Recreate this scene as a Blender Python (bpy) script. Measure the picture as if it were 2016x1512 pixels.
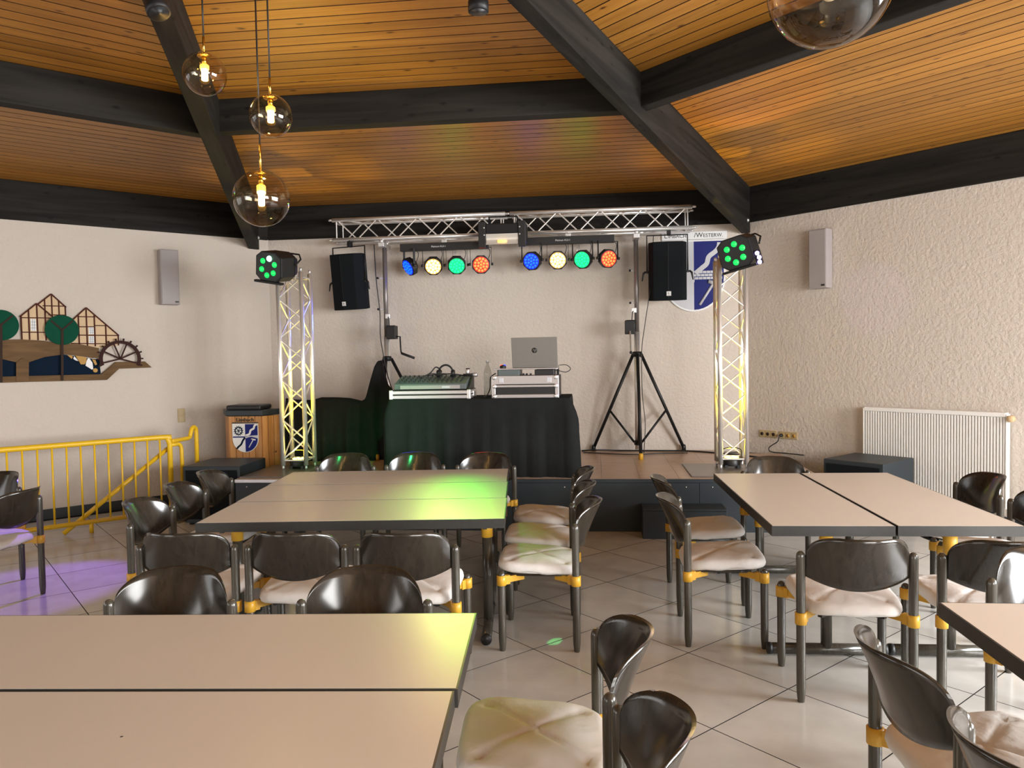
import bpy, math, random
from math import sin, cos, tan, pi, radians as R, sqrt, atan2, hypot
from mathutils import Matrix, Vector
random.seed(7)
SC = bpy.context.scene
COL = SC.collection
for o in list(bpy.data.objects):
    bpy.data.objects.remove(o)

# ------------------------------------------------------------------ camera, sky, daylight, exposure
APO = 7.076                       # octagonal hall: apothem; origin = hall centre, +y = back wall
cam = bpy.data.objects.new('camera', bpy.data.cameras.new('camera'))
COL.objects.link(cam)
cam.data.sensor_width = 36.0
cam.data.lens = 1505 * 36 / 2016
cam.data.clip_start = 0.05
YAW, PITCH, ROLL = 0.1099, 0.039, 0.0183
fw = Vector((-sin(YAW) * cos(PITCH), cos(YAW) * cos(PITCH), -sin(PITCH)))
rt0 = Vector((cos(YAW), sin(YAW), 0))
up0 = rt0.cross(fw)
rt = rt0 * cos(ROLL) - up0 * sin(ROLL)
up = up0 * cos(ROLL) + rt0 * sin(ROLL)
Mc = Matrix((rt, up, -fw)).transposed().to_4x4()
Mc.translation = Vector((1.163, -2.249, 1.68))
cam.matrix_world = Mc
SC.camera = cam

SC.view_settings.view_transform = 'Standard'
SC.view_settings.look = 'None'
SC.view_settings.gamma = 1.0
SC.view_settings.exposure = 0.4
SC.view_settings.use_curve_mapping = False

W = bpy.data.worlds.new('sky')
SC.world = W
W.use_nodes = True
wn = W.node_tree
wn.nodes['Background'].inputs[0].default_value = (0.92, 0.95, 1.0, 1)
wn.nodes['Background'].inputs[1].default_value = 1.2

def area(name, loc, target, sx, sy, power, color):
    d = bpy.data.lights.new(name, 'AREA')
    d.shape = 'RECTANGLE'; d.size = sx; d.size_y = sy
    d.energy = power; d.color = color
    o = bpy.data.objects.new(name, d); COL.objects.link(o)
    o.location = loc
    o.rotation_euler = (Vector(target) - Vector(loc)).to_track_quat('-Z', 'Y').to_euler()
    return o

def wn_dir(k):                    # outward normal of wall k (0 = back, 1 = right of it, -1 = left of it ...)
    return Vector((sin(k * pi / 4), cos(k * pi / 4), 0))
def wt_dir(k):                    # direction to the right along wall k, seen from inside
    return Vector((cos(k * pi / 4), -sin(k * pi / 4), 0))

WIN = {2: (3.9, 0.85, 2.75), 3: (3.9, 0.85, 2.75), -2: (3.6, 0.85, 2.75), -3: (3.6, 0.85, 2.75)}   # windowed walls: width, sill, head
DAY = {2: (860, (0.97, 0.98, 1.0)), 3: (460, (1.0, 0.98, 0.95)), -2: (38, (1.0, 0.96, 0.91)), -3: (95, (1.0, 0.96, 0.91))}
for k, (w_, s_, h_) in WIN.items():   # daylight arriving through each window
    n = wn_dir(k)
    p = n * (APO + 0.32) + Vector((0, 0, (s_ + h_) / 2))
    area('window_daylight', p, p - n - Vector((0, 0, 0.45)), w_ + 0.1, h_ - s_ + 0.1, DAY[k][0], DAY[k][1])

# ------------------------------------------------------------------ mesh helpers
class MB:
    def __init__(s):
        s.v = []; s.f = []; s.sm = []
    def add(s, vs, fs, sm=False, M=None):
        b = len(s.v)
        for p in vs:
            p = Vector(p)
            s.v.append(tuple(M @ p) if M is not None else tuple(p))
        for f in fs:
            s.f.append([i + b for i in f]); s.sm.append(sm)
        return s
    def box(s, c, d, M=None):
        x, y, z = c; a, b, e = d[0] / 2, d[1] / 2, d[2] / 2
        vs = [(x + i * a, y + j * b, z + k * e) for i in (-1, 1) for j in (-1, 1) for k in (-1, 1)]
        return s.add(vs, [(0, 1, 3, 2), (4, 6, 7, 5), (0, 4, 5, 1), (2, 3, 7, 6), (0, 2, 6, 4), (1, 5, 7, 3)], False, M)
    def bb(s, x0, x1, y0, y1, z0, z1, M=None):
        return s.box(((x0 + x1) / 2, (y0 + y1) / 2, (z0 + z1) / 2), (abs(x1 - x0), abs(y1 - y0), abs(z1 - z0)), M)
    def tube(s, pts, r, n=10, M=None, closed=False, caps=True):
        pts = [Vector(p) for p in pts]; m = len(pts)
        rr = r if isinstance(r, (list, tuple)) else [r] * m
        vs = []; pn = None
        for i, p in enumerate(pts):
            if closed: t = pts[(i + 1) % m] - pts[i - 1]
            else: t = pts[min(i + 1, m - 1)] - pts[max(i - 1, 0)]
            t.normalize()
            if pn is None:
                a = Vector((0, 0, 1)) if abs(t.z) < 0.9 else Vector((1, 0, 0))
                nn = t.cross(a).normalized()
            else:
                nn = (pn - t * pn.dot(t)).normalized()
            pn = nn; b = t.cross(nn)
            for j in range(n):
                a = 2 * pi * j / n
                vs.append(p + (nn * cos(a) + b * sin(a)) * rr[i])
        fs = []
        for i in range(m if closed else m - 1):
            k = (i + 1) % m
            for j in range(n):
                fs.append((i * n + j, i * n + (j + 1) % n, k * n + (j + 1) % n, k * n + j))
        s.add(vs, fs, True, M)
        if caps and not closed:
            b = len(s.v) - len(vs)
            s.f.append([b + j for j in reversed(range(n))]); s.sm.append(False)
            s.f.append([b + (m - 1) * n + j for j in range(n)]); s.sm.append(False)
        return s
    def lathe(s, prof, n=16, M=None, sm=True, caps=True):
        vs = [(r * cos(2 * pi * j / n), r * sin(2 * pi * j / n), z) for r, z in prof for j in range(n)]
        fs = [(i * n + j, i * n + (j + 1) % n, (i + 1) * n + (j + 1) % n, (i + 1) * n + j) for i in range(len(prof) - 1) for j in range(n)]
        if caps:
            fs += [tuple(reversed(range(n))), tuple((len(prof) - 1) * n + j for j in range(n))]
        return s.add(vs, fs, sm, M)
    def prism(s, poly, z0, z1, M=None, sm=False):     # poly in xy, extruded z0..z1
        if sum(poly[i][0] * poly[(i + 1) % len(poly)][1] - poly[(i + 1) % len(poly)][0] * poly[i][1] for i in range(len(poly))) < 0:
            poly = poly[::-1]
        n = len(poly)
        vs = [(x, y, z0) for x, y in poly] + [(x, y, z1) for x, y in poly]
        s.add(vs, [tuple(reversed(range(n))), tuple(range(n, 2 * n))], False, M)
        b = len(s.v) - 2 * n
        for i in range(n):
            j = (i + 1) % n
            s.f.append([b + i, b + j, b + n + j, b + n + i]); s.sm.append(sm)
        return s
    def mesh(s, name, mat):
        me = bpy.data.meshes.new(name)
        me.from_pydata(s.v, [], s.f)
        me.polygons.foreach_set('use_smooth', s.sm)
        me.materials.append(mat); me.update()
        return me
    def build(s, name, mat, parent=None, bevel=0.0, seg=2):
        o = bpy.data.objects.new(name, s.mesh(name, mat))
        COL.objects.link(o)
        if parent is not None: o.parent = parent
        if bevel:
            b = o.modifiers.new('bevel', 'BEVEL'); b.width = bevel; b.segments = seg; b.limit_method = 'ANGLE'
        return o

XZ = Matrix(((1, 0, 0, 0), (0, 0, 1, 0), (0, 1, 0, 0), (0, 0, 0, 1)))     # prism (x, z) outline, extruded along +y
XZ = Matrix(((1, 0, 0, 0), (0, 0, -1, 0), (0, 1, 0, 0), (0, 0, 0, 1)))    # prism z0..z1 -> y = -z0..-z1
def TR(x=0, y=0, z=0): return Matrix.Translation((x, y, z))
def RZ(a): return Matrix.Rotation(a, 4, 'Z')
def RX(a): return Matrix.Rotation(a, 4, 'X')
def RY(a): return Matrix.Rotation(a, 4, 'Y')
def along(d):                     # matrix turning local +z to direction d
    return Vector(d).to_track_quat('Z', 'Y').to_matrix().to_4x4()
def tag(o, label=None, cat=None, group=None, kind=None):
    if label: o['label'] = label
    if cat: o['category'] = cat
    if group: o['group'] = group
    if kind: o['kind'] = kind
    return o
def thing(name, label, cat, loc=(0, 0, 0), rz=0, group=None):
    o = bpy.data.objects.new(name, None); COL.objects.link(o)
    o.empty_display_size = 0.1
    o.location = loc; o.rotation_euler = (0, 0, rz)
    return tag(o, label, cat, group)
def copy_tree(o, parent=None):
    c = o.copy(); COL.objects.link(c)
    if parent is not None: c.parent = parent
    for ch in list(o.children): copy_tree(ch, c)
    return c
def place(o, mesh_name, me, parent, loc=(0, 0, 0)):
    o = bpy.data.objects.new(mesh_name, me); COL.objects.link(o); o.parent = parent; o.location = loc
    return o
def text(name, body, size, mat, parent, loc, rot, extrude=0.002, ax='CENTER', sx=1.0):
    cu = bpy.data.curves.new(name, 'FONT'); cu.body = body; cu.size = size; cu.extrude = extrude
    cu.align_x = ax; cu.align_y = 'CENTER'; cu.resolution_u = 3
    t = bpy.data.objects.new(name + '_src', cu); COL.objects.link(t)
    me = bpy.data.meshes.new_from_object(t, depsgraph=bpy.context.evaluated_depsgraph_get())
    bpy.data.objects.remove(t); bpy.data.curves.remove(cu)
    me.materials.clear(); me.materials.append(mat)
    o = bpy.data.objects.new(name, me); COL.objects.link(o); o.parent = parent
    o.location = loc; o.rotation_euler = rot; o.scale = (sx, 1, 1)
    return o
def spot(name, parent, loc, target, power, color, angle, blend=0.5, size=0.05):
    d = bpy.data.lights.new(name, 'SPOT'); d.energy = power; d.color = color
    d.spot_size = R(angle); d.spot_blend = blend; d.shadow_soft_size = size
    o = bpy.data.objects.new(name, d); COL.objects.link(o); o.location = loc
    o.rotation_euler = (Vector(target) - Vector(loc)).to_track_quat('-Z', 'Y').to_euler()
    if parent is not None:
        bpy.context.view_layer.update()
        o.parent = parent; o.matrix_parent_inverse = parent.matrix_world.inverted()
    return o
def smooth_path(pts, n=6):        # Catmull-Rom
    pts = [Vector(p) for p in pts]; q = [pts[0]] + pts + [pts[-1]]; out = []
    for i in range(1, len(q) - 2):
        a, b, c, d = q[i - 1], q[i], q[i + 1], q[i + 2]
        for j in range(n):
            t = j / n
            out.append(0.5 * ((2 * b) + (c - a) * t + (2 * a - 5 * b + 4 * c - d) * t * t + (3 * b - a - 3 * c + d) * t ** 3))
    out.append(pts[-1]); return out

# ------------------------------------------------------------------ materials
def mat(name, col, rough=0.5, metal=0.0, spec=0.5, var=0.0, vscale=8.0, bump=0.0, bscale=60.0, emit=None, estr=0.0, coat=0.0, rnd=0.0, bdist=0.01):
    m = bpy.data.materials.new(name); m.use_nodes = True
    nt = m.node_tree; p = nt.nodes['Principled BSDF']
    p.inputs['Base Color'].default_value = (*col, 1)
    p.inputs['Roughness'].default_value = rough
    p.inputs['Metallic'].default_value = metal
    p.inputs['Specular IOR Level'].default_value = spec
    if coat:
        p.inputs['Coat Weight'].default_value = coat; p.inputs['Coat Roughness'].default_value = 0.12
    if emit:
        p.inputs['Emission Color'].default_value = (*emit, 1); p.inputs['Emission Strength'].default_value = estr
    tc = None
    if var or bump or rnd:
        tc = nt.nodes.new('ShaderNodeTexCoord')
    if var or rnd:
        hsv = nt.nodes.new('ShaderNodeHueSaturation'); hsv.inputs['Color'].default_value = (*col, 1)
        add = nt.nodes.new('ShaderNodeMath'); add.operation = 'MULTIPLY_ADD'
        if var:
            no = nt.nodes.new('ShaderNodeTexNoise'); no.inputs['Scale'].default_value = vscale; no.inputs['Detail'].default_value = 5
            nt.links.new(tc.outputs['Object'], no.inputs['Vector'])
            nt.links.new(no.outputs['Fac'], add.inputs[0])
        else:
            add.inputs[0].default_value = 0.5
        add.inputs[1].default_value = 2 * var; add.inputs[2].default_value = 1 - var
        last = add
        if rnd:
            oi = nt.nodes.new('ShaderNodeObjectInfo')
            a2 = nt.nodes.new('ShaderNodeMath'); a2.operation = 'MULTIPLY_ADD'; a2.inputs[1].default_value = 2 * rnd
            nt.links.new(oi.outputs['Random'], a2.inputs[0])
            a3 = nt.nodes.new('ShaderNodeMath'); a3.operation = 'SUBTRACT'; a3.inputs[1].default_value = rnd
            nt.links.new(add.outputs[0], a3.inputs[0]); nt.links.new(a3.outputs[0], a2.inputs[2]); last = a2
        nt.links.new(last.outputs[0], hsv.inputs['Value'])
        nt.links.new(hsv.outputs[0], p.inputs['Base Color'])
    if bump:
        nb = nt.nodes.new('ShaderNodeTexNoise'); nb.inputs['Scale'].default_value = bscale; nb.inputs['Detail'].default_value = 4
        nt.links.new(tc.outputs['Object'], nb.inputs['Vector'])
        bm = nt.nodes.new('ShaderNodeBump'); bm.inputs['Strength'].default_value = bump; bm.inputs['Distance'].default_value = bdist
        nt.links.new(nb.outputs['Fac'], bm.inputs['Height']); nt.links.new(bm.outputs[0], p.inputs['Normal'])
    return m

def wood(name, c1, c2, rough=0.45, knots=True, gscale=(1.2, 26, 26), rnd=0.16, spec=0.4, kn=(0.08, 0.02, 0.006)):
    m = bpy.data.materials.new(name); m.use_nodes = True
    nt = m.node_tree; p = nt.nodes['Principled BSDF']
    p.inputs['Roughness'].default_value = rough; p.inputs['Specular IOR Level'].default_value = spec
    tc = nt.nodes.new('ShaderNodeTexCoord'); oi = nt.nodes.new('ShaderNodeObjectInfo')
    off = nt.nodes.new('ShaderNodeVectorMath'); off.operation = 'MULTIPLY_ADD'
    nt.links.new(oi.outputs['Random'], off.inputs[0]); off.inputs[1].default_value = (37, 19, 11)
    nt.links.new(tc.outputs['Object'], off.inputs[2])
    mp = nt.nodes.new('ShaderNodeMapping'); mp.inputs['Scale'].default_value = gscale
    nt.links.new(off.outputs[0], mp.inputs['Vector'])
    no = nt.nodes.new('ShaderNodeTexNoise'); no.inputs['Scale'].default_value = 1.0; no.inputs['Detail'].default_value = 5; no.inputs['Distortion'].default_value = 0.8
    nt.links.new(mp.outputs[0], no.inputs['Vector'])
    cr = nt.nodes.new('ShaderNodeValToRGB')
    cr.color_ramp.elements[0].position = 0.32; cr.color_ramp.elements[0].color = (*c1, 1)
    cr.color_ramp.elements[1].position = 0.68; cr.color_ramp.elements[1].color = (*c2, 1)
    nt.links.new(no.outputs['Fac'], cr.inputs['Fac'])
    hsv = nt.nodes.new('ShaderNodeHueSaturation')
    ma = nt.nodes.new('ShaderNodeMath'); ma.operation = 'MULTIPLY_ADD'; ma.inputs[1].default_value = 2 * rnd; ma.inputs[2].default_value = 1 - rnd
    nt.links.new(oi.outputs['Random'], ma.inputs[0]); nt.links.new(ma.outputs[0], hsv.inputs['Value'])
    nt.links.new(cr.outputs[0], hsv.inputs['Color'])
    last = hsv.outputs[0]
    if knots:
        mk = nt.nodes.new('ShaderNodeMapping'); mk.inputs['Scale'].default_value = (4.4, 11.0, 11.0)
        nt.links.new(off.outputs[0], mk.inputs['Vector'])
        vo = nt.nodes.new('ShaderNodeTexVoronoi'); vo.inputs['Scale'].default_value = 1.0
        nt.links.new(mk.outputs[0], vo.inputs['Vector'])
        kr = nt.nodes.new('ShaderNodeValToRGB')
        kr.color_ramp.elements[0].position = 0.05; kr.color_ramp.elements[0].color = (1, 1, 1, 1)
        kr.color_ramp.elements[1].position = 0.17; kr.color_ramp.elements[1].color = (0, 0, 0, 1)
        nt.links.new(vo.outputs['Distance'], kr.inputs['Fac'])
        mx = nt.nodes.new('ShaderNodeMix'); mx.data_type = 'RGBA'
        nt.links.new(kr.outputs[0], mx.inputs[0]); nt.links.new(last, mx.inputs[6]); mx.inputs[7].default_value = (*kn, 1)
        last = mx.outputs[2]
    nt.links.new(last, p.inputs['Base Color'])
    return m

def glassy(name, tint, refl=1.0, rough=0.0):
    m = bpy.data.materials.new(name); m.use_nodes = True
    nt = m.node_tree; nt.nodes.clear()
    out = nt.nodes.new('ShaderNodeOutputMaterial'); mx = nt.nodes.new('ShaderNodeMixShader')
    tr = nt.nodes.new('ShaderNodeBsdfTransparent'); gl = nt.nodes.new('ShaderNodeBsdfGlossy')
    lw = nt.nodes.new('ShaderNodeLayerWeight'); lw.inputs['Blend'].default_value = 0.5
    pw = nt.nodes.new('ShaderNodeMath'); pw.operation = 'POWER'; pw.inputs[1].default_value = 4.5
    mu = nt.nodes.new('ShaderNodeMath'); mu.operation = 'MULTIPLY_ADD'; mu.inputs[1].default_value = .75 * refl; mu.inputs[2].default_value = .045 * refl
    tr.inputs[0].default_value = (*tint, 1); gl.inputs['Roughness'].default_value = rough
    nt.links.new(lw.outputs['Facing'], pw.inputs[0]); nt.links.new(pw.outputs[0], mu.inputs[0]); nt.links.new(mu.outputs[0], mx.inputs[0])
    nt.links.new(tr.outputs[0], mx.inputs[1]); nt.links.new(gl.outputs[0], mx.inputs[2]); nt.links.new(mx.outputs[0], out.inputs[0])
    return m

M = {}
M['plaster'] = mat('white_plaster', (0.61, 0.54, 0.475), 0.9, spec=0.2, var=0.03, vscale=1.6, bump=0.65, bscale=34, bdist=0.014)
M['floor'] = mat('grey_stone_tile', (0.545, 0.53, 0.495), 0.17, spec=0.5, var=0.22, vscale=5, bump=0.06, bscale=14, rnd=0.05)
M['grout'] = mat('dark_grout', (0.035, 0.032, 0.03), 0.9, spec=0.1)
M['pine'] = wood('pine_boards', (0.34, 0.140, 0.020), (0.46, 0.212, 0.036), 0.40)
M['groove_shade'] = mat('painted_groove_shade', (0.05, 0.018, 0.006), 0.9)  # dark tone standing in for the shade between ceiling boards
M['beam'] = wood('black_stained_beam', (0.009, 0.008, 0.007), (0.024, 0.021, 0.018), 0.7, gscale=(0.8, 14, 14), rnd=0.05, spec=0.15, kn=(0.006, 0.005, 0.005))
M['laminate'] = mat('cream_laminate', (0.60, 0.525, 0.445), 0.33, spec=0.5, var=0.02, vscale=3)
M['edge'] = mat('black_table_edge', (0.03, 0.028, 0.026), 0.4, var=0.25, vscale=40)
M['yellow'] = mat('yellow_plastic', (0.66, 0.36, 0.03), 0.38, var=0.05, vscale=20)
M['railyellow'] = mat('yellow_paint', (0.78, 0.48, 0.015), 0.35, var=0.06, vscale=15)
M['leg'] = wood('dark_stained_beech', (0.042, 0.038, 0.029), (0.072, 0.064, 0.050), 0.22, knots=False, gscale=(40, 40, 2), rnd=0.15, spec=0.6)
M['back'] = wood('dark_stained_plywood', (0.019, 0.015, 0.011), (0.031, 0.025, 0.019), 0.17, knots=False, gscale=(30, 30, 2), rnd=0.15, spec=0.6)
M['cover'] = mat('cream_cotton_cover', (0.74, 0.71, 0.685), 0.9, spec=0.15, var=0.10, vscale=7, bump=0.45, bscale=16, rnd=0.05, bdist=0.012)
M['black'] = mat('black_plastic', (0.012, 0.012, 0.013), 0.45)
M['blackmetal'] = mat('black_metal', (0.009, 0.009, 0.010), 0.45, spec=0.35)
M['blackwood'] = mat('black_painted_wood', (0.022, 0.030, 0.036), 0.5, var=0.15, vscale=6)
M['grille'] = mat('black_speaker_foam', (0.010, 0.012, 0.014), 0.95, spec=0.1, bump=0.4, bscale=300, bdist=0.003)
M['alu'] = mat('bright_aluminium', (0.90, 0.88, 0.86), 0.34, metal=0.75)
M['aludull'] = mat('dull_aluminium', (0.70, 0.69, 0.69), 0.42, metal=0.75)
M['velvet'] = mat('black_molton_cloth', (0.016, 0.017, 0.017), 0.95, spec=0.08, var=0.2, vscale=10, bump=0.3, bscale=25, bdist=0.01)
M['stagefloor'] = wood('stage_floor_vinyl', (0.40, 0.26, 0.17), (0.47, 0.32, 0.22), 0.3, knots=False, gscale=(3, 12, 3), rnd=0.06)
M['plate'] = mat('grey_steel_plate', (0.22, 0.20, 0.19), 0.35, metal=0.5)
M['greybox'] = mat('grey_lacquer', (0.36, 0.325, 0.32), 0.6, bump=0.2, bscale=200, bdist=0.002)
M['beige'] = mat('beige_plastic', (0.47, 0.36, 0.19), 0.5)
M['radiator'] = mat('white_radiator_enamel', (0.82, 0.80, 0.76), 0.35)
M['slat'] = wood('honey_pine_slats', (0.42, 0.19, 0.06), (0.58, 0.29, 0.10), 0.45, gscale=(22, 22, 1.2), rnd=0.15)
M['white'] = mat('white_paint', (0.78, 0.78, 0.78), 0.5)
M['silver'] = mat('silver_grey_print', (0.55, 0.55, 0.58), 0.4)
M['blue'] = mat('royal_blue_paint', (0.008, 0.014, 0.15), 0.5, spec=0.2)
M['navy'] = mat('dark_navy_wood', (0.004, 0.012, 0.028), 0.8, spec=0.1, var=0.15, vscale=9)
M['green'] = mat('bottle_green_wood', (0.005, 0.065, 0.036), 0.8, spec=0.1, var=0.12, vscale=14)
M['timber'] = mat('red_brown_timber', (0.075, 0.022, 0.016), 0.8, spec=0.1)
M['cream'] = mat('cream_wood', (0.62, 0.44, 0.25), 0.6, var=0.06, vscale=12)
M['oak'] = wood('brown_oak', (0.11, 0.062, 0.028), (0.17, 0.10, 0.046), 0.7, knots=False, gscale=(3, 20, 20), rnd=0.1, spec=0.15)
M['darkbrown'] = mat('dark_brown_wood', (0.045, 0.028, 0.022), 0.8, spec=0.1)
M['ochre'] = mat('ochre_stone', (0.45, 0.24, 0.04), 0.6)
M['wheelbrown'] = mat('purple_brown_wood', (0.045, 0.020, 0.018), 0.8, spec=0.1)
M['text'] = mat('black_lettering', (0.012, 0.011, 0.012), 0.5)
M['caselam'] = mat('silver_case_rail', (0.70, 0.68, 0.70), 0.3, metal=0.9)
M['laptop'] = mat('laptop_grey', (0.22, 0.205, 0.185), 0.5, metal=0.3)
M['mixer'] = mat('mixer_grey', (0.10, 0.12, 0.12), 0.45)
M['pet'] = glassy('clear_plastic_bottle', (0.88, 0.90, 0.88), 2.2)
M['globe'] = glassy('smoked_amber_glass', (0.90, 0.80, 0.62), 1.3)
M['pane'] = glassy('window_glass', (0.97, 0.98, 0.98), 0.8)
M['brass'] = mat('brass', (0.75, 0.48, 0.12), 0.25, metal=1.0)
M['bulb'] = mat('lit_frosted_bulb', (1, 0.9, 0.7), 0.4, emit=(1.0, 0.70, 0.28), estr=22)
M['bulbneck'] = mat('lit_bulb_neck', (1, 0.7, 0.2), 0.4, emit=(1.0, 0.50, 0.06), estr=2.2)
M['bulboff'] = mat('frosted_bulb_off', (0.8, 0.78, 0.76), 0.4)
def led(n, c, s): return mat(n, (0.02, 0.02, 0.02), 0.3, emit=c, estr=s)
LED = {'blue': ((0.0, 0.012, 1.0), (0.0, 0.015, 0.9)), 'amber': ((1.0, 0.62, 0.16), (0.95, 0.42, 0.08)),
       'green': ((0.0, 1.0, 0.025), (0.0, 0.50, 0.16)), 'red': ((1.0, 0.030, 0.005), (0.9, 0.02, 0.01))}
for c, (a, b) in LED.items():
    M['led_' + c] = led(c + '_led_dome', a, {'blue': 16, 'amber': 11, 'green': 17, 'red': 13}[c])
    M['face_' + c] = led(c + '_led_glow', b, 1.3)
M['lens_green'] = led('green_lamp_lens', (0.0, 1.0, 0.16), 0.75)
M['lens_hot'] = led('bright_green_lamp_lens', (0.35, 1.0, 0.60), 7.0)
M['lens_violet'] = led('violet_lamp_lens', (0.45, 0.32, 1.0), 12.0)
M['uplight'] = led('yellow_uplight_lens', (1.0, 0.72, 0.10), 7.0)
M['reflector'] = mat('polished_reflector', (0.85, 0.82, 0.76), 0.3, metal=0.5)

# ------------------------------------------------------------------ the hall
HALF = APO * tan(pi / 8)
ZB, ZT = 3.17, 3.58               # eaves beam bottom / top
def zceil(r): return ZT + 0.035 * (APO - r)
def oct_pts(a): return [(Vector((sin((k + .5) * pi / 4), cos((k + .5) * pi / 4), 0)) * a / cos(pi / 8)).to_2d()[:] for k in range(8)]

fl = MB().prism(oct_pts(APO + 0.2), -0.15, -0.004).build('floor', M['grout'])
tag(fl, 'pale grey floor of large square tiles laid diagonally', 'floor', kind='structure')
TS, U0, V0 = 0.612, 1.99, 0.265
h_ = .5 * TS - .0028
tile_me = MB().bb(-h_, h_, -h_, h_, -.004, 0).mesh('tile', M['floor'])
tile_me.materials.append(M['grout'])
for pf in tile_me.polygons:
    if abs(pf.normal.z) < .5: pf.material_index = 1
cells = []
for i in range(-16, 17):
    for j in range(-16, 17):
        u, v = U0 + (i + .5) * TS, V0 + (j + .5) * TS
        x, y = (u - v) / sqrt(2), (u + v) / sqrt(2)
        if max(x * sin(k * pi / 4) + y * cos(k * pi / 4) for k in range(8)) < APO - 0.05:
            if y > 5.3 and -2.3 < x < 3.1: continue          # under the stage
            cells.append((y < -2.4, hypot(x - 1.2, y + 2.2), x, y))
cells.sort()
for _, _, x, y in cells[:298]:
    t = bpy.data.objects.new('tile', tile_me); COL.objects.link(t); t.parent = fl
    t.location = (x, y, 0); t.rotation_euler = (0, 0, pi / 4)
# remaining border and back part of the floor: one plain piece of the same stone
rest = MB()
for _, _, x, y in cells[298:]:
    h = TS / sqrt(2) - .003
    rest.add([(x - h, y, -.0005), (x, y - h, -.0005), (x + h, y, -.0005), (x, y + h, -.0005)], [(0, 1, 2, 3)])
if rest.v:
    r_ = rest.build('floor_tiles', M['floor'], fl); r_['kind'] = 'stuff'

WNAME = {0: 'wall_back', 1: 'wall_right', -1: 'wall_left', 2: 'wall_far_right', 3: 'wall_behind_right', 4: 'wall_behind', -3: 'wall_behind_left', -2: 'wall_far_left'}
wi = 0
for k, nm in WNAME.items():
    mb = MB(); Mk = RZ(-k * pi / 4); hw = HALF + 0.08
    if k in WIN:
        w_, s_, h_ = WIN[k]
        mb.bb(-hw, -w_ / 2, APO, APO + .2, 0, 3.9); mb.bb(w_ / 2, hw, APO, APO + .2, 0, 3.9)
        mb.bb(-w_ / 2, w_ / 2, APO, APO + .2, 0, s_); mb.bb(-w_ / 2, w_ / 2, APO, APO + .2, h_, 3.9)
    else:
        mb.bb(-hw, hw, APO, APO + .2, 0, 3.9)
    o = mb.build(nm, M['plaster']); o.rotation_euler = (0, 0, -k * pi / 4); tag(o, kind='structure')
    if k in WIN:
        wi += 1
        wob = bpy.data.objects.new('window_%d' % wi, None); COL.objects.link(wob); wob.rotation_euler = (0, 0, -k * pi / 4); wob['kind'] = 'structure'
        for q in range(4):
            x = -w_ / 2 + .03 + q * (w_ - .06) / 3
            MB().bb(x - .03, x + .03, APO + .06, APO + .12, s_, h_).build('mullion', M['white'], wob)
        for z in (s_ + .03, h_ - .03):
            MB().bb(-w_ / 2, w_ / 2, APO + .06, APO + .12, z - .03, z + .03).build('window_rail', M['white'], wob)
        for q in range(3):
            x0 = -w_ / 2 + .06 + q * (w_ - .06) / 3
            MB().bb(x0, x0 + (w_ - .06) / 3 - .06, APO + .085, APO + .09, s_ + .06, h_ - .06).build('pane', M['pane'], wob)

ce = MB().prism(oct_pts(APO + 0.2), 3.86, 3.95).build('ceiling', M['groove_shade'])
tag(ce, 'low sloping ceiling clad in narrow orange pine boards', 'ceiling', kind='structure')
# deck right above the boards, coloured dark to stand for shade in the grooves
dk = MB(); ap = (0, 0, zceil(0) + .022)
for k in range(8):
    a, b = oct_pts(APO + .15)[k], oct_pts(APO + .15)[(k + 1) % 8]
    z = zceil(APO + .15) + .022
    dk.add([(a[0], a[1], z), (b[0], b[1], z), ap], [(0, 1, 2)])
dk.build('roof_deck', M['groove_shade'], ce)
def left_off(r): return -.46 + .29 * (r - .25) / (APO / cos(pi / 8) - .3)
S8, C8 = sin(pi / 8), cos(pi / 8)
def bay_ends(k, y):              # left and right end of a board at distance y from the centre
    l, r = -y * S8 / C8, y * S8 / C8
    q = y / C8
    for _ in range(4):
        if k == 0: q = (y - left_off(q) * S8) / C8
        elif k == -1: q = (y + left_off(q) * S8) / C8
    if k == 0: l = -q * S8 + left_off(q) * C8
    if k == -1: r = q * S8 + left_off(q) * C8
    return l, r
BW = 0.119
SL = math.atan(0.035)
for k in (-1, 0, 1):
    r = APO - .0
    q = 0
    while r - BW > 0.2:
        r0, r1 = r, r - BW + .008                 # outer, inner edge
        rm = (r0 + r1) / 2
        (l0, e0), (l1, e1) = bay_ends(k, r0), bay_ends(k, r1)
        d = (r0 - r1) / 2
        c = .0015
        vs = []
        for (g_, dd, z) in ((.012, d - c, 0), (.010, d, c), (.010, d, .018)):
            vs += [(l0 + g_, dd, z), (e0 - g_, dd, z), (e1 - g_, -dd, z), (l1 + g_, -dd, z)]
        fs = [(0, 1, 2, 3)]
        for l in (0, 4):
            for i in range(4):
                j = (i + 1) % 4
                fs.append((l + i, l + 4 + i, l + 4 + j, l + j))
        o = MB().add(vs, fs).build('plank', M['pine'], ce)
        o.data.materials.append(M['groove_shade'])
        for pf in o.data.polygons[1:]: pf.material_index = 1  # plank sides coloured dark as painted groove shade
        n = wn_dir(k) * rm
        o.location = (n.x, n.y, zceil(rm))
        o.rotation_euler = (RZ(-k * pi / 4) @ RX(-SL)).to_euler()
        r -= BW; q += 1
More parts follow.
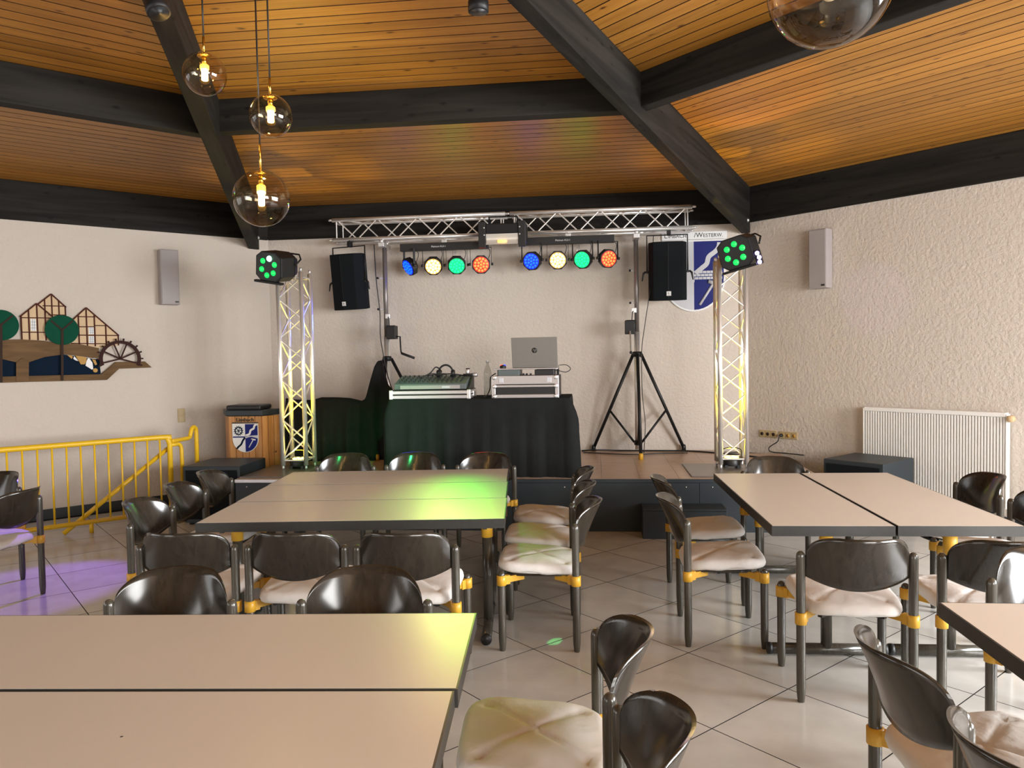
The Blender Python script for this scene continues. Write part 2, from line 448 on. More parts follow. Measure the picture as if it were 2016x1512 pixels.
# plain cladding over the bays outside the picture
pl = MB()
for k in (2, 3, 4, 5, 6):
    g0, g1 = (k - .5) * pi / 4, (k + .5) * pi / 4
    for (r0, r1) in ((APO, 3.5), (3.5, 0.02)):
        pl.add([(sin(g0) * r0 / cos(pi / 8), cos(g0) * r0 / cos(pi / 8), zceil(r0)), (sin(g1) * r0 / cos(pi / 8), cos(g1) * r0 / cos(pi / 8), zceil(r0)),
                (sin(g1) * r1 / cos(pi / 8), cos(g1) * r1 / cos(pi / 8), zceil(r1)), (sin(g0) * r1 / cos(pi / 8), cos(g0) * r1 / cos(pi / 8), zceil(r1))], [(0, 1, 2, 3)])
pl.build('ceiling_cladding', M['pine'], ce)['kind'] = 'stuff'

tn = 0
def trim(mb, m='beam', rot=0, loc=(0, 0, 0), bev=.006):
    global tn
    tn += 1
    o = mb.build('trim_%d' % tn, M[m], None, bev); o.rotation_euler = (0, 0, rot); o.location = loc
    return tag(o, kind='structure')
for k in range(-3, 5):            # eaves beams along the top of each wall, and purlins at half radius
    trim(MB().bb(-HALF + .012, HALF - .012, APO - .03, APO + .1, ZB, ZT), rot=-k * pi / 4)
    rp = 3.5 if k != -1 else 3.72
    hp = rp * tan(pi / 8)
    zt = zceil(rp) - .002
    x0, x1 = (-hp, hp) if k not in (0, -1) else (-1.77, hp) if k == 0 else (-hp, 1.17)
    trim(MB().bb(x0, x1, rp, rp + .12, 3.455 if k != -1 else 3.42, zt), rot=-k * pi / 4)
def rafter(P0, P1, w, z0, z1, zt0, zt1):   # tapered beam from wall corner P0 to centre P1
    P0, P1 = Vector((*P0, 0)), Vector((*P1, 0)); d = P1 - P0; L = d.length
    prof = [(0, z0), (0, zt0), (L, zt1), (L, z1)]
    mb = MB()
    vs = [(x, s * w / 2, z) for s in (-1, 1) for x, z in prof]
    mb.add(vs, [(0, 1, 2, 3), (7, 6, 5, 4), (0, 4, 5, 1), (1, 5, 6, 2), (2, 6, 7, 3), (3, 7, 4, 0)])
    o = trim(mb, rot=atan2(d.y, d.x), loc=P0)
    return o
RC = APO / cos(pi / 8)
for k in range(-4, 4):
    g = (k + .5) * pi / 4
    u = Vector((sin(g), cos(g))); rr = Vector((u.y, -u.x))
    w = .10
    if k == 0: offs = (0.02, 0.045)
    elif k == -1: offs = (-0.17, -0.46); w = .125
    else: offs = (0, 0)
    P0 = u * (RC - .05) + rr * offs[0]; P1 = u * 0.25 + rr * offs[1]
    rf = rafter(P0, P1, w, 3.045, 3.66, zceil(RC * .924) + .0, zceil(.1) - .004)
    if k in (0, -1):
        a = MB().lathe([(.022, 0), (.022, .01), (.012, .014), (.012, .02)], 8, TR(.16, (w / 2), 3.17) @ RX(-pi / 2)); a.build('bolt', M['aludull'], rf)
# baseboards
for k, nm in ((-1, 'baseboard_left'), (1, 'baseboard_right'), (0, 'baseboard_back')):
    o = MB().bb(-HALF + .02, HALF - .02, APO - .018, APO, 0.0, .11).build(nm, M['blackwood'], None, .003)
    o.rotation_euler = (0, 0, -k * pi / 4); tag(o, kind='structure')

# ------------------------------------------------------------------ stage
ST = 0.495
st = thing('stage', 'low black-fronted stage with pale brown boarded floor along the back wall', 'stage')
SX0, SX1, SY0 = -2.40, 3.22, 4.92
def stage_x(y):                  # stage is cut by the slanting side walls
    lim = APO * sqrt(2) - y - .06
    return max(SX0, -lim), min(SX1, lim)
pts = [(SX0, SY0 + .03), (SX1, SY0 + .03), (SX1, 6.72), (2.85, 7.04), (-2.40, 7.04)]
MB().prism(pts, 0, ST - .02).build('body', M['blackwood'], st)
nfp = 5
for i in range(nfp):             # front panels
    a = SX0 + (SX1 - SX0) * i / nfp; b = SX0 + (SX1 - SX0) * (i + 1) / nfp
    MB().bb(a + .002, b - .002, SY0, SY0 + .03, 0, ST - .035).build('front_panel', M['blackwood'], st, .002)
    for xx in (a + .12, b - .12):
        MB().lathe([(.007, 0), (.007, .004), (.003, .006)], 8, TR(xx, SY0, ST - .075) @ RX(pi / 2)).build('screw', M['aludull'], st)
MB().bb(SX0, -1.15, SY0 - .012, SY0 + .03, ST - .034, ST - .002).build('edge_trim', M['aludull'], st, .003)
MB().bb(-1.15, SX1, SY0 - .008, SY0 + .03, ST - .034, ST - .002).build('edge_trim', M['blackwood'], st, .003)
PWS = .36
x = SX0
while x < SX1 - .02:
    y = SY0 + .03
    while y < 7.03:
        y1 = min(y + 1.06, 7.04); x1 = min(x + PWS, SX1)
        if x1 > 2.85 and y1 > 6.7: y1 = 6.72 - max(0, x1 - 3.2)
        if y1 > y + .05:
            MB().bb(x + .001, x1 - .001, y + .001, y1 - .001, ST - .02, ST).build('floor_panel', M['stagefloor'], st)
        y += 1.06
    x += PWS
sp = thing('stage_step', 'small black step box standing in front of the stage', 'step', (1.93, 4.78, 0))
MB().bb(-.37, .37, -.14, .13, 0, .25).build('box', M['blackwood'], sp, .004)
MB().bb(-.37, .37, -.14, .13, .251, .27).build('tread', M['blackwood'], sp, .004)

# ------------------------------------------------------------------ chairs
def leg_me(h):
    return MB().lathe([(.0150, 0), (.0165, .004), (.0205, .045), (.0215, .07), (.0215, h - .03), (.0200, h - .018), (.0165, h - .008), (.009, h - .001), (.002, h)], 14)
rear_me = leg_me(.725).mesh('leg', M['leg']); front_me = leg_me(.456).mesh('leg', M['leg'])
def shell():
    mb = MB(); nu, nv, th, hw = 40, 9, .011, .231
    def pt(i, j):
        u = sin(pi / 2 * (-1 + 2 * i / nu)); v = j / nv
        zt = .818 - .098 * (1 - sqrt(max(0, 1 - max(0, (abs(u) - .48) / .52) ** 2.4))) - .012 * u * u
        zb = .548 + .058 * abs(u) ** 2.0
        z = zb + (zt - zb) * v
        hv = max(0, min(1, (z - .545) / .27))
        off = (1 - u * u) * (.045 + .098 * hv ** 1.3) + .012 * hv
        nx = .45 * u * (.5 + hv)
        return Vector((hw * u, -off, z)), Vector((nx * .5, 1, -.28)).normalized()
    F = []; B = []
    for i in range(nu + 1):
        for j in range(nv + 1):
            p, n = pt(i, j); F.append(p + n * th / 2); B.append(p - n * th / 2)
    N = (nu + 1) * (nv + 1); idx = lambda i, j: i * (nv + 1) + j
    fs = []
    for i in range(nu):
        for j in range(nv):
            fs.append((idx(i, j + 1), idx(i + 1, j + 1), idx(i + 1, j), idx(i, j)))
            fs.append((N + idx(i, j), N + idx(i + 1, j), N + idx(i + 1, j + 1), N + idx(i, j + 1)))
    mb.add(F + B, fs, True)
    rim = [(i, 0) for i in range(nu)] + [(nu, j) for j in range(nv)] + [(i, nv) for i in range(nu, 0, -1)] + [(0, j) for j in range(nv, 0, -1)]
    for q in range(len(rim)):
        a = idx(*rim[q]); b = idx(*rim[(q + 1) % len(rim)])
        mb.f.append([a, b, N + b, N + a]); mb.sm.append(False)
    return mb
back_me = shell().mesh('backrest', M['back'])
def cushion():
    mb = MB(); na, rings = 56, 16
    vs = []; a_, b_ = .229, .236; E_ = 5.0
    prof = []
    for i in range(rings + 1):
        t = i / rings
        if t < .72: prof.append((t / .72 * .90, .0))
        else:
            q = (t - .72) / .28 * pi * .62
            prof.append((.90 + .10 * sin(min(q, pi / 2)) - (.05 * (q - pi / 2) if q > pi / 2 else 0), -(1 - cos(q)) * .034))
    for rr, dz in prof:
        for j in range(na):
            th = 2 * pi * j / na
            c, s = cos(th), sin(th)
            den = (abs(c) ** E_ + abs(s) ** E_) ** (1 / E_)
            ux, uy = c / den * rr, s / den * rr
            x, y = ux * a_, uy * b_
            tf = (uy + 1) / 2; x *= 1 + .10 * tf
            z = .470 + .028 * tf + dz + .020 * (1 - rr ** 3) - .004 * (uy < 0) * uy * uy
            if rr < .93:
                d = min(abs(ux - uy), abs(ux + uy)) / 1.414
                z -= .009 * math.exp(-(d / .05) ** 2) * (1 - rr ** 4)
                d2 = hypot(abs(ux) - .66, abs(uy) - .66)
                z -= .016 * math.exp(-(d2 / .10) ** 2)
            z += .0025 * sin(7 * ux + 3 * uy) * cos(5 * uy - 2 * ux)
            if dz < -.02: z += .004 * sin(9 * th) 
            vs.append((x, y + .217, z))
    fs = [(i * na + j, i * na + (j + 1) % na, (i + 1) * na + (j + 1) % na, (i + 1) * na + j) for i in range(1, rings) for j in range(na)]
    fs = [tuple(reversed(f)) if False else f for f in fs]
    mb.add(vs, fs, True)
    mb.f.append([na + j for j in range(na)]); mb.sm.append(True)
    mb.f.append([rings * na + j for j in reversed(range(na))]); mb.sm.append(False)
    # outward orientation: rings run centre -> rim -> underside
    mb.f = [f[::-1] if len(f) == 4 else f for f in mb.f]
    return mb
cush_me = cushion().mesh('seat_cover', M['cover'])
def seat_pan():
    pts = []
    for j in range(28):
        th = 2 * pi * j / 28; c, s = cos(th), sin(th); den = (abs(c) ** 6 + abs(s) ** 6) ** (1 / 6)
        pts.append((c / den * .205, .205 + s / den * .20))
    return MB().prism(pts, .414, .428)
pan_me = seat_pan().mesh('seat', M['back'])
def frame_mb():
    mb = MB()
    for (x0, y0, x1, y1) in ((-.15, .06, .15, .35), (.15, .06, -.15, .35)):
        d = Vector((x1 - x0, y1 - y0, 0)); L = d.length
        mb.box((0, 0, .400), (L, .022, .024), TR((x0 + x1) / 2, (y0 + y1) / 2, 0) @ RZ(atan2(d.y, d.x)))
    return mb
frame_me = frame_mb().mesh('seat_frame', M['black'])
def bracket_mb(sx, sy):          # ring round the post and an arm reaching in under the seat
    mb = MB()
    mb.lathe([(.0215, .374), (.0275, .376), (.0275, .430), (.0215, .432)], 16, caps=False)
    d = Vector((-sx * .78, sy, 0)).normalized()
    a = atan2(d.y, d.x)
    mb.box((.085, 0, .402), (.13, .016, .034), RZ(a))
    mb.box((.035, 0, .402), (.03, .026, .050), RZ(a))
    return mb
br_me = {(sx, sy): bracket_mb(sx, sy).mesh('bracket', M['yellow']) for sx in (-1, 1) for sy in (-1, 1)}
def make_chair():
    t = thing('chair', 'x', 'chair')
    place(t, 'backrest', back_me, t); place(t, 'seat', pan_me, t); place(t, 'seat_cover', cush_me, t); place(t, 'seat_frame', frame_me, t)
    for sx in (-1, 1):
        for (y, me, sy) in ((0, rear_me, 1), (.42, front_me, -1)):
            l = place(t, 'leg', me, t, (sx * .2525, y, 0))
            place(t, 'bracket', br_me[(sx, sy)], l)
    return t
CH = [  # x, y, facing (deg, 0 = towards the stage), label, group
    (-.958, 1.470, 3, 'leftmost of three dark chairs on the near side of the three-part middle table', 'near side of the middle table'),
    (-.380, 1.491, 2, 'middle one of three dark chairs on the near side of the three-part middle table', 'near side of the middle table'),
    (.190, 1.511, 2, 'rightmost of three dark chairs on the near side of the three-part middle table', 'near side of the middle table'),
    (-1.050, 4.262, 183, 'leftmost of three dark chairs behind the three-part middle table, facing the camera', 'far side of the middle table'),
    (-.435, 4.314, 182, 'middle one of three dark chairs behind the three-part middle table, before the black cloth', 'far side of the middle table'),
    (.200, 4.272, 174, 'rightmost of three dark chairs behind the three-part middle table, post seen past the corner', 'far side of the middle table'),
    (-1.593, 2.19, -86, 'nearest of three dark chairs at the left end of the three-part middle table', 'left end of the middle table'),
    (-1.680, 2.79, -85, 'middle one of three dark chairs at the left end of the three-part middle table', 'left end of the middle table'),
    (-1.750, 3.35, -84, 'farthest of three dark chairs at the left end of the three-part middle table', 'left end of the middle table'),
    (1.030, 2.255, 91, 'nearest of three dark chairs at the right end of the middle table', 'right end of the middle table'),
    (.995, 2.855, 91, 'middle one of three dark chairs at the right end of the middle table', 'right end of the middle table'),
    (.985, 3.50, 91, 'farthest of three dark chairs at the right end of the middle table', 'right end of the middle table'),
    (2.365, 1.455, -1, 'left one of two dark chairs with white seats, near side of the right table', 'near side of the right table'),
    (2.995, 1.450, 0, 'right one of two dark chairs with white seats, near side of the right table', 'near side of the right table'),
    (1.668, 2.375, -91, 'nearer of two dark chairs on the aisle side of the two-part right table', 'aisle side of the right table'),
    (1.682, 3.090, -88, 'farther of two dark chairs on the aisle side of the two-part right table', 'aisle side of the right table'),
    (2.560, 3.950, 184, 'dark chair behind the right table, in front of the right light tower', None),
    (3.695, 3.160, 95, 'dark chair on the wall side of the right table, before the radiator ribs', 'wall side of the right table'),
    (3.735, 2.540, 93, 'dark chair on the wall side of the right table, cut by the right picture edge', 'wall side of the right table'),
    (-.545, .604, 183, 'left one of two glossy dark chairs tucked behind the foreground table', 'far side of the foreground table'),
    (.241, .646, 183, 'right one of two glossy dark chairs tucked behind the foreground table', 'far side of the foreground table'),
    (1.170, .128, 94, 'dark chair with large cream seat at the right end of the foreground table', 'right end of the foreground table'),
    (1.225, -.445, 93, 'nearest dark chair at the right end of the foreground table, cut by the bottom edge', 'right end of the foreground table'),
    (2.083, .087, -85, 'dark chair with curved back in the lower right corner, farther of two there', 'lower right corner chairs'),
    (2.112, -.470, -85, 'dark chair at the very lower right picture corner, nearest of two there', 'lower right corner chairs'),
    (3.020, 1.055, 180, 'dark chair on the far side of the lower right table, cut by the right edge', None),
    (-2.860, 2.590, 90, 'dark chair with violet lit seat at the left picture edge', None),
    (-3.540, 3.215, 172, 'shiny dark chair at the left picture edge, behind the violet lit chair', None),
]
proto = make_chair()
for i, (x, y, a, lab, grp) in enumerate(CH):
    c = proto if i == 0 else copy_tree(proto)
    c.location = (x, y, 0); c.rotation_euler = (0, 0, R(a))
    c['label'] = lab
    if grp: c['group'] = 'chairs on the ' + grp if 'chairs' not in grp else grp
    elif 'group' in c: del c['group']

# ------------------------------------------------------------------ tables
TL, TD, TH = 1.785, .634, .74
def table_meshes(tl, td):
    top = MB().bb(.006, tl - .006, .006, td - .006, TH - .050, TH)
    edge = MB()
    for (x0, x1, y0, y1) in ((0, tl, 0, .006), (0, tl, td - .006, td), (0, .006, .006, td - .006), (tl - .006, tl, .006, td - .006)):
        edge.bb(x0, x1, y0, y1, TH - .055, TH - .0008)
    return top.mesh('tabletop', M['laminate']), edge.mesh('edge_band', M['edge'])
def make_table(tl=TL, td=TD):
    t = thing('table', 'x', 'table')
    a, b = table_meshes(tl, td)
    place(t, 'tabletop', a, t); place(t, 'edge_band', b, t)
    for x in (.12, tl - .12):
        MB().tube([(x, .015, .035), (x, td - .015, .035)], .030, 14).build('foot', M['leg'], t)
        y = td / 2
        l = MB().lathe([(.030, .045), (.030, .60)], 16, TR(x, y, 0)).build('leg', M['leg'], t)
        s = 1 if x < tl / 2 else -1
        mb = MB().lathe([(.0305, .560), (.0355, .562), (.0355, TH - .056), (.0305, TH - .055)], 16, TR(x, y, 0))
        mb.box((x + s * .045, y, TH - .080), (.06, .03, .045))
        mb.build('bracket', M['yellow'], l)
        for yy in (.012, td - .012):
            MB().lathe([(.031, -.012), (.033, 0), (.031, .012)], 14, TR(x, yy, .035) @ RX(pi / 2)).build('end_cap', M['black'], t)
        s = 1 if x < tl / 2 else -1
        MB().bb(x - .012, x + .012, .07, td - .07, TH - .078, TH - .056).build('rail', M['leg'], t)
    return t
TA = R(5.2)
def tab(t, ox, oy, a, lab, grp=None):
    t.location = (ox, oy, 0); t.rotation_euler = (0, 0, a); t['label'] = lab
    if grp: t['group'] = grp
    elif 'group' in t: del t['group']
tp = make_table()
exA = Vector((cos(TA), sin(TA))); eyA = Vector((-sin(R(6.0)), cos(R(6.0))))
for i, lab in enumerate(('nearest of three cream topped tables joined in the middle block',
                         'middle one of three cream topped tables joined in the middle block',
                         'farthest of three cream topped tables joined in the middle block, next to the stage')):
    t = tp if i == 0 else copy_tree(tp)
    o_ = Vector((-1.146, 1.896)) + eyA * (.641 * i)
    tab(t, o_.x, o_.y, R(5.4), lab, 'tables of the middle block')
for i, (ox, lab) in enumerate(((2.716, 'left one of two cream topped tables joined lengthwise on the right'),
                               (3.364, 'right one of two cream topped tables joined lengthwise on the right, nearer the radiator'))):
    t = copy_tree(tp); tab(t, ox, 1.930 + i * .018, R(91.2), lab, 'tables of the right block')
for i, (ox, oy, lab) in enumerate(((-1.062 + .044, -.287, 'farther of two cream topped foreground tables, lit green at its right corner'),
                                   (-1.062 + .082, -.930, 'nearest cream topped foreground table, cut by the bottom picture edge'))):
    t = copy_tree(tp); tab(t, ox, oy, R(4.1), lab, 'tables of the foreground block')
MB().lathe([(.0045, TH - .0002), (.003, TH + .0004)], 8, TR(.977, .373, 0)).build('chip_mark', M['edge'], t)
t = copy_tree(tp); tab(t, 2.392 + .634 + .03, -1.096, R(90.6), 'cream topped table at the right picture edge, lower right corner', None)

# ------------------------------------------------------------------ yellow railing
rl = thing('railing', 'yellow tubular steel railing with thin upright bars by the left wall', 'railing', (-3.79, 4.709, 0), R(46.2))
rz_top = .885
MB().tube(smooth_path([(-1.6, 0, rz_top), (-.3, 0, rz_top), (.68, 0, rz_top), (.735, 0, rz_top - .02), (.755, 0, rz_top - .075)], 6) + [(.755, 0, .0)], .027, 12).build('top_rail', M['railyellow'], rl)
MB().tube([(-1.6, 0, .11), (.755, 0, .11)], .023, 12).build('bottom_rail', M['railyellow'], rl)
for x in (0.0, -1.3):
    MB().tube([(x, 0, 0), (x, 0, .11)], .02, 10).build('post', M['railyellow'], rl)
for i in range(19):
    x = -1.52 + i * .121
    if x < .70:
        MB().tube([(x, 0, .12), (x, 0, rz_top - .02)], .0095, 8).build('bar', M['railyellow'], rl)
MB().tube([(-.235, .05, .02), (.75, .05, .76)], .022, 10).build('handrail', M['railyellow'], rl)
MB().tube(smooth_path([(.76, 0, .80), (.80, .0, .80), (.845, .02, .80), (.875, .03, .77), (.88, .03, .70)], 5) + [(.88, .03, .0)], .021, 10).build('hooked_post', M['railyellow'], rl)
MB().tube(smooth_path([(.77, .01, .835), (.95, .16, .835), (1.02, .22, .84), (1.04, .235, .88), (1.06, .25, .93), (1.09, .275, .945), (1.115, .295, .92), (1.12, .30, .86)], 5) + [(1.12, .30, 0)], .023, 10).build('end_post', M['railyellow'], rl)

# ------------------------------------------------------------------ bass boxes
def bass_box(name, lab, loc, rz, w, d, h, grp):
    t = thing(name, lab, 'speaker', loc, rz, grp)
    MB().bb(-w / 2, w / 2, -d / 2, d / 2, .02, h).build('cabinet', M['blackwood'], t, .008)
    MB().bb(-w / 2 + .03, w / 2 - .03, -d / 2 - .012, -d / 2 - .001, .06, h - .04).build('grille', M['grille'], t, .004)
    for s in (-1, 1):
        MB().bb(s * (w / 2 + .001), s * (w / 2 + .006), -.09, .09, h * .62 - .05, h * .62 + .05).build('handle', M['black'], t, .002)
    for sx in (-1, 1):
        for sy in (-1, 1):
            MB().lathe([(.025, 0), (.022, .02)], 10, TR(sx * (w / 2 - .05), sy * (d / 2 - .05), 0)).build('rubber_foot', M['black'], t)
    return t
bass_box('bass_speaker', 'large black bass speaker box left of the stage, in front of the wooden lectern', (-2.735, 5.40, 0), R(1), .60, .64, .60, 'bass speakers')
bass_box('bass_speaker', 'large black bass speaker box on the right, in front of the white radiator', (3.786, 5.492, 0), R(-45), .585, .62, .605, 'bass speakers')

# ------------------------------------------------------------------ aluminium truss work
def truss(root, P, L, side, nb, cr=.024, brr=.0085, Mx=Matrix()):
    # four chords along local z, zigzag braces on four faces
    h = side / 2
    for sx in (-1, 1):
        for sy in (-1, 1):
            MB().tube([(sx * h, sy * h, 0), (sx * h, sy * h, L)], cr, 12, Mx).build('chord', M['alu'], root)
            for z in (0.0, L):
                e = -1 if z == 0 else 1
                MB().lathe([(.014, 0), (.014, .03), (.010, .045)], 10, Mx @ TR(sx * h, sy * h, z) @ (RX(pi) if z == 0 else Matrix())).build('coupler', M['aludull'], root)
    faces = [((-h, -h), (h, -h)), ((h, -h), (h, h)), ((h, h), (-h, h)), ((-h, h), (-h, -h))]
    st_ = (L - .12) / nb
    for q, (a, b) in enumerate(faces):
        for i in range(nb):
            z0 = .06 + i * st_; z1 = z0 + st_
            p, r_ = (a, b) if (i + q) % 2 == 0 else (b, a)
            MB().tube([(*p, z0), (*r_, z1)], brr, 7, Mx, caps=False).build('brace', M['alu'], root)
        for z in (.05, L - .05):
            MB().tube([(*a, z), (*b, z)], brr, 7, Mx, caps=False).build('crossbar', M['alu'], root)
def tower(x, y, lab, plate, zr):
    t = thing('truss_tower', lab, 'truss', (x, y, ST), zr, 'light towers')
    MB().bb(*plate, 0, .012).build('base_plate', M['plate'], t, .003)
    truss(t, None, 2.02, .25, 9, Mx=TR(0, 0, .06))
    return t
tL = tower(-2.0, 5.575, 'aluminium lattice light tower on the left end of the stage', (-.39, .22, -.58, .26), 0)
tR = tower(2.50, 5.575, 'aluminium lattice light tower on the right side of the stage', (-.46, .18, -.56, .26), 0)
for (x, lab) in ((-2.0, 'small black uplight glowing yellow inside the foot of the left tower'), (2.50, 'small black uplight glowing yellow inside the foot of the right tower')):
    u = thing('uplight', lab, 'lamp', (x, 5.57, ST + .012), 0, 'uplights in the towers')
    MB().lathe([(.085, .02), (.088, .03), (.088, .085), (.080, .095)], 16).build('housing', M['black'], u)
    for q in range(6):
        MB().lathe([(.022, .096), (.020, .106), (.010, .110)], 8, TR(.05 * cos(q * pi / 3), .05 * sin(q * pi / 3), 0)).build('lens', M['uplight'], u)
    MB().tube(smooth_path([(-.095, 0, .05), (-.10, 0, .14), (-.07, 0, .19), (.07, 0, .19), (.10, 0, .14), (.095, 0, .05)], 4), .006, 6).build('bracket', M['blackmetal'], u)
    for s in (-1, 1): MB().bb(s * .06 - .015, s * .06 + .015, -.07, .07, 0, .03).build('foot', M['black'], u)
    spot('uplight_beam', u, (x, 5.57, ST + .14), (x, 5.50, 3.6), 210, (1.0, .74, .02), 42, .6, .06)
    if x > 0: spot('uplight_beam', u, (x, 5.50, ST + .14), (2.28, 4.05, 3.67), 160, (1.0, .42, .06), 26, .4, .03)
    else: spot('uplight_beam', u, (x, 5.50, ST + .14), (-1.25, 3.6, 3.70), 130, (1.0, .72, .10), 40, .5, .03)

ct = thing('cross_truss', 'long horizontal aluminium lattice beam carried by two winch stands', 'truss', (-1.93, 6.74, 3.19))
for q in (0, 1):
    truss(ct, None, 2.07, .235, 8, cr=.024, Mx=TR(q * 2.125, 0, 0) @ RY(pi / 2))

# winch stands
def stand(x, y, lab, side):
    t = thing('winch_stand', lab, 'stand', (x, y, ST), 0, 'winch stands under the cross beam')
    top = 3.03 - ST
    MB().tube([(0, 0, .05), (0, 0, 1.42)], .036, 14).build('lower_pole', M['alu'], t)
    MB().tube([(0, 0, 1.36), (0, 0, top)], .027, 14).build('upper_pole', M['plate'], t)
    MB().lathe([(.045, 1.13), (.055, 1.14), (.055, 1.18), (.045, 1.19)], 12).build('hub', M['blackmetal'], t)
    MB().lathe([(.042, .10), (.048, .105), (.048, .15), (.042, .155)], 12).build('lower_collar', M['blackmetal'], t)
    for (dx, dy) in ((0, -.52), (-.52, .27), (.55, .27)):
        d = Vector((dx, dy, 0)); e = d.normalized()
        l = MB().tube([e * .05 + Vector((0, 0, 1.16)), d + Vector((0, 0, .03))], .019, 10).build('leg', M['blackmetal'], t)
        MB().tube([e * .05 + Vector((0, 0, .13)), d * .60 + Vector((0, 0, 1.16 - .60 * 1.13))], .014, 8).build('strut', M['blackmetal'], t)
        MB().lathe([(.026, 0), (.026, .05), (.02, .07)], 10, TR(dx, dy, 0)).build('foot', M['yellow'] if dy < 0 else M['black'], l)
    # winch with crank
    w = MB().box((side * .085, -.06, 1.47), (.11, .13, .16)).build('winch', M['blackmetal'], t, .008)
    MB().lathe([(.062, -.05), (.065, -.045), (.065, .045), (.062, .05)], 18, TR(side * .075, -.06, 1.49) @ RY(pi / 2)).build('drum', M['black'], w)
    if side < 0:
        MB().tube([(-.085, -.13, 1.42), (-.085, -.15, 1.42), (-.080, -.155, 1.20), (-.080, -.20, 1.18)], .010, 8).build('crank', M['aludull'], w)
        MB().lathe([(.016, 0), (.018, .02), (.014, .05)], 10, TR(-.08, -.155, 1.18) @ RX(pi / 2)).build('crank_grip', M['black'], w)
    else:
        MB().tube([(.14, -.06, 1.42), (.18, -.06, 1.42), (.19, -.08, 1.27), (.20, -.09, 1.22)], .009, 8).build('crank', M['blackmetal'], w)
        MB().tube([(.20, -.09, 1.22), (.36, -.10, 1.16)], .015, 8).build('crank_grip', M['black'], w)
    MB().tube(smooth_path([(side * .06, -.09, 1.55), (side * .05, -.07, 1.64), (side * .03, -.05, 1.66)], 5), .006, 6).build('cable', M['black'], w)
    MB().box((side * .035, -.04, 1.665), (.06, .05, .06)).build('pulley', M['aludull'], t, .006)
    # head clamp
    MB().box((0, 0, top - .03), (.07, .30, .05)).build('head_bracket', M['aludull'], t, .005)
    for yy in (-.118, .118):
        MB().lathe([(.030, -.02), (.030, .02)], 12, TR(0, yy, top + .012) @ RY(pi / 2)).build('clamp', M['aludull'], t)
    for z in (1.75, 2.12):
        MB().tube([(-.02, -.02, z), (-.075, -.05, z)], .006, 6).build('locking_pin', M['aludull'], t)
        MB().lathe([(.014, 0), (.014, .02)], 8, TR(-.075, -.05, z) @ RX(pi / 2)).build('knob', M['black'], t)
    return t
stand(1.640, 6.74, 'tall winch stand with black tripod right of the covered table', -1)
stand(-1.335, 6.74, 'tall winch stand with crank, its tripod draped in black cloth, left of the covered table', 1)

# cables hanging beside the stands
tag(MB().tube(smooth_path([(-1.42, 6.60, 3.00), (-1.40, 6.58, 2.6), (-1.37, 6.60, 2.2), (-1.375, 6.62, 1.9), (-1.31, 6.62, 1.5), (-1.22, 6.5, 1.3), (-1.12, 6.2, 1.28)], 6), .006, 6).build('cable', M['black']),
    'thin black cable running down the left winch stand', 'cable')
tag(MB().tube(smooth_path([(1.83, 6.60, 3.0), (1.80, 6.60, 2.5), (1.72, 6.65, 1.95), (1.69, 6.68, 1.7), (1.69, 6.69, 1.2), (1.72, 6.7, .85), (1.70, 6.69, .508)], 6), .005, 6).build('cable', M['black']),
    'thin black cable hanging down beside the right winch stand', 'cable')
tag(MB().tube(smooth_path([(.98, 6.95, ST + .008), (1.15, 6.92, ST + .02), (1.45, 6.96, ST + .008), (1.9, 6.93, ST + .008), (2.3, 6.86, ST + .008), (2.72, 6.55, ST + .008), (2.9, 6.35, ST + .008), (3.05, 6.15, ST + .008)], 6), .009, 6).build('cable', M['black']),
    'black cable lying along the foot of the back wall on the stage', 'cable')
tag(MB().tube(smooth_path([(1.0, 6.80, ST + .008), (1.35, 6.66, ST + .008), (1.6, 6.60, ST + .008), (1.9, 6.70, ST + .008), (2.2, 6.72, ST + .008)], 6), .006, 6).build('cable', M['black']),
    'black cable looping around the tripod feet on the stage floor', 'cable')

# loudspeakers hanging under the cross truss
def speaker(x, y, ztop, rz, tilt, lab):
    t = thing('hanging_speaker', lab, 'speaker', (x, y, ztop), rz, 'hanging loudspeakers')
    Mt = RX(tilt); h = .655; w = .43
    prof = [(-w / 2, -.03), (-w / 2 + .05, -.155), (0, -.185), (w / 2 - .05, -.155), (w / 2, -.03), (w / 2 - .09, .17), (-w / 2 + .09, .17)]
    MB().prism(prof, -h, 0, Mt).build('cabinet', M['grille'], t, .008)
    MB().bb(-.0015, .0015, -.1885, -.1855, -h + .02, -.02, Mt).build('front_seam', M['black'], t)
    b = MB().box((.005, -.1885, -h + .075), (.050, .004, .050), Mt).build('badge', M['white'], t)
    text('badge_print', 'b', .034, M['text'], b, Mt @ Vector((.002, -.1915, -h + .079)), (pi / 2 + tilt, 0, 0), .0005)
    text('badge_print', 'the box', .010, M['text'], b, Mt @ Vector((.005, -.1915, -h + .058)), (pi / 2 + tilt, 0, 0), .0005)
    # yoke: flat bar over the top, arms down the sides, side knobs
    MB().tube([(-w / 2 - .012, 0, -.33), (-w / 2 - .012, 0, .085), (w / 2 + .012, 0, .085), (w / 2 + .012, 0, -.33)], .009, 8).build('yoke', M['blackmetal'], t)
    for s in (-1, 1):
        k_ = MB().tube([(s * (w / 2 - .03), 0, -.33), (s * (w / 2 + .025), 0, -.33)], .014, 10).build('knob', M['black'], t)
        MB().tube([(s * (w / 2 + .03), 0, -.325), (s * (w / 2 + .055), -.01, -.345), (s * (w / 2 + .07), -.01, -.43)], [.012, .012, .007], 8).build('lever', M['black'], k_)
    MB().box((.02, 0, .125), (.045, .06, .09)).build('clamp', M['blackmetal'], t, .006)
    return t
speaker(-1.745, 6.64, 2.905, R(-17), R(6), 'black loudspeaker hanging under the left end of the cross beam')
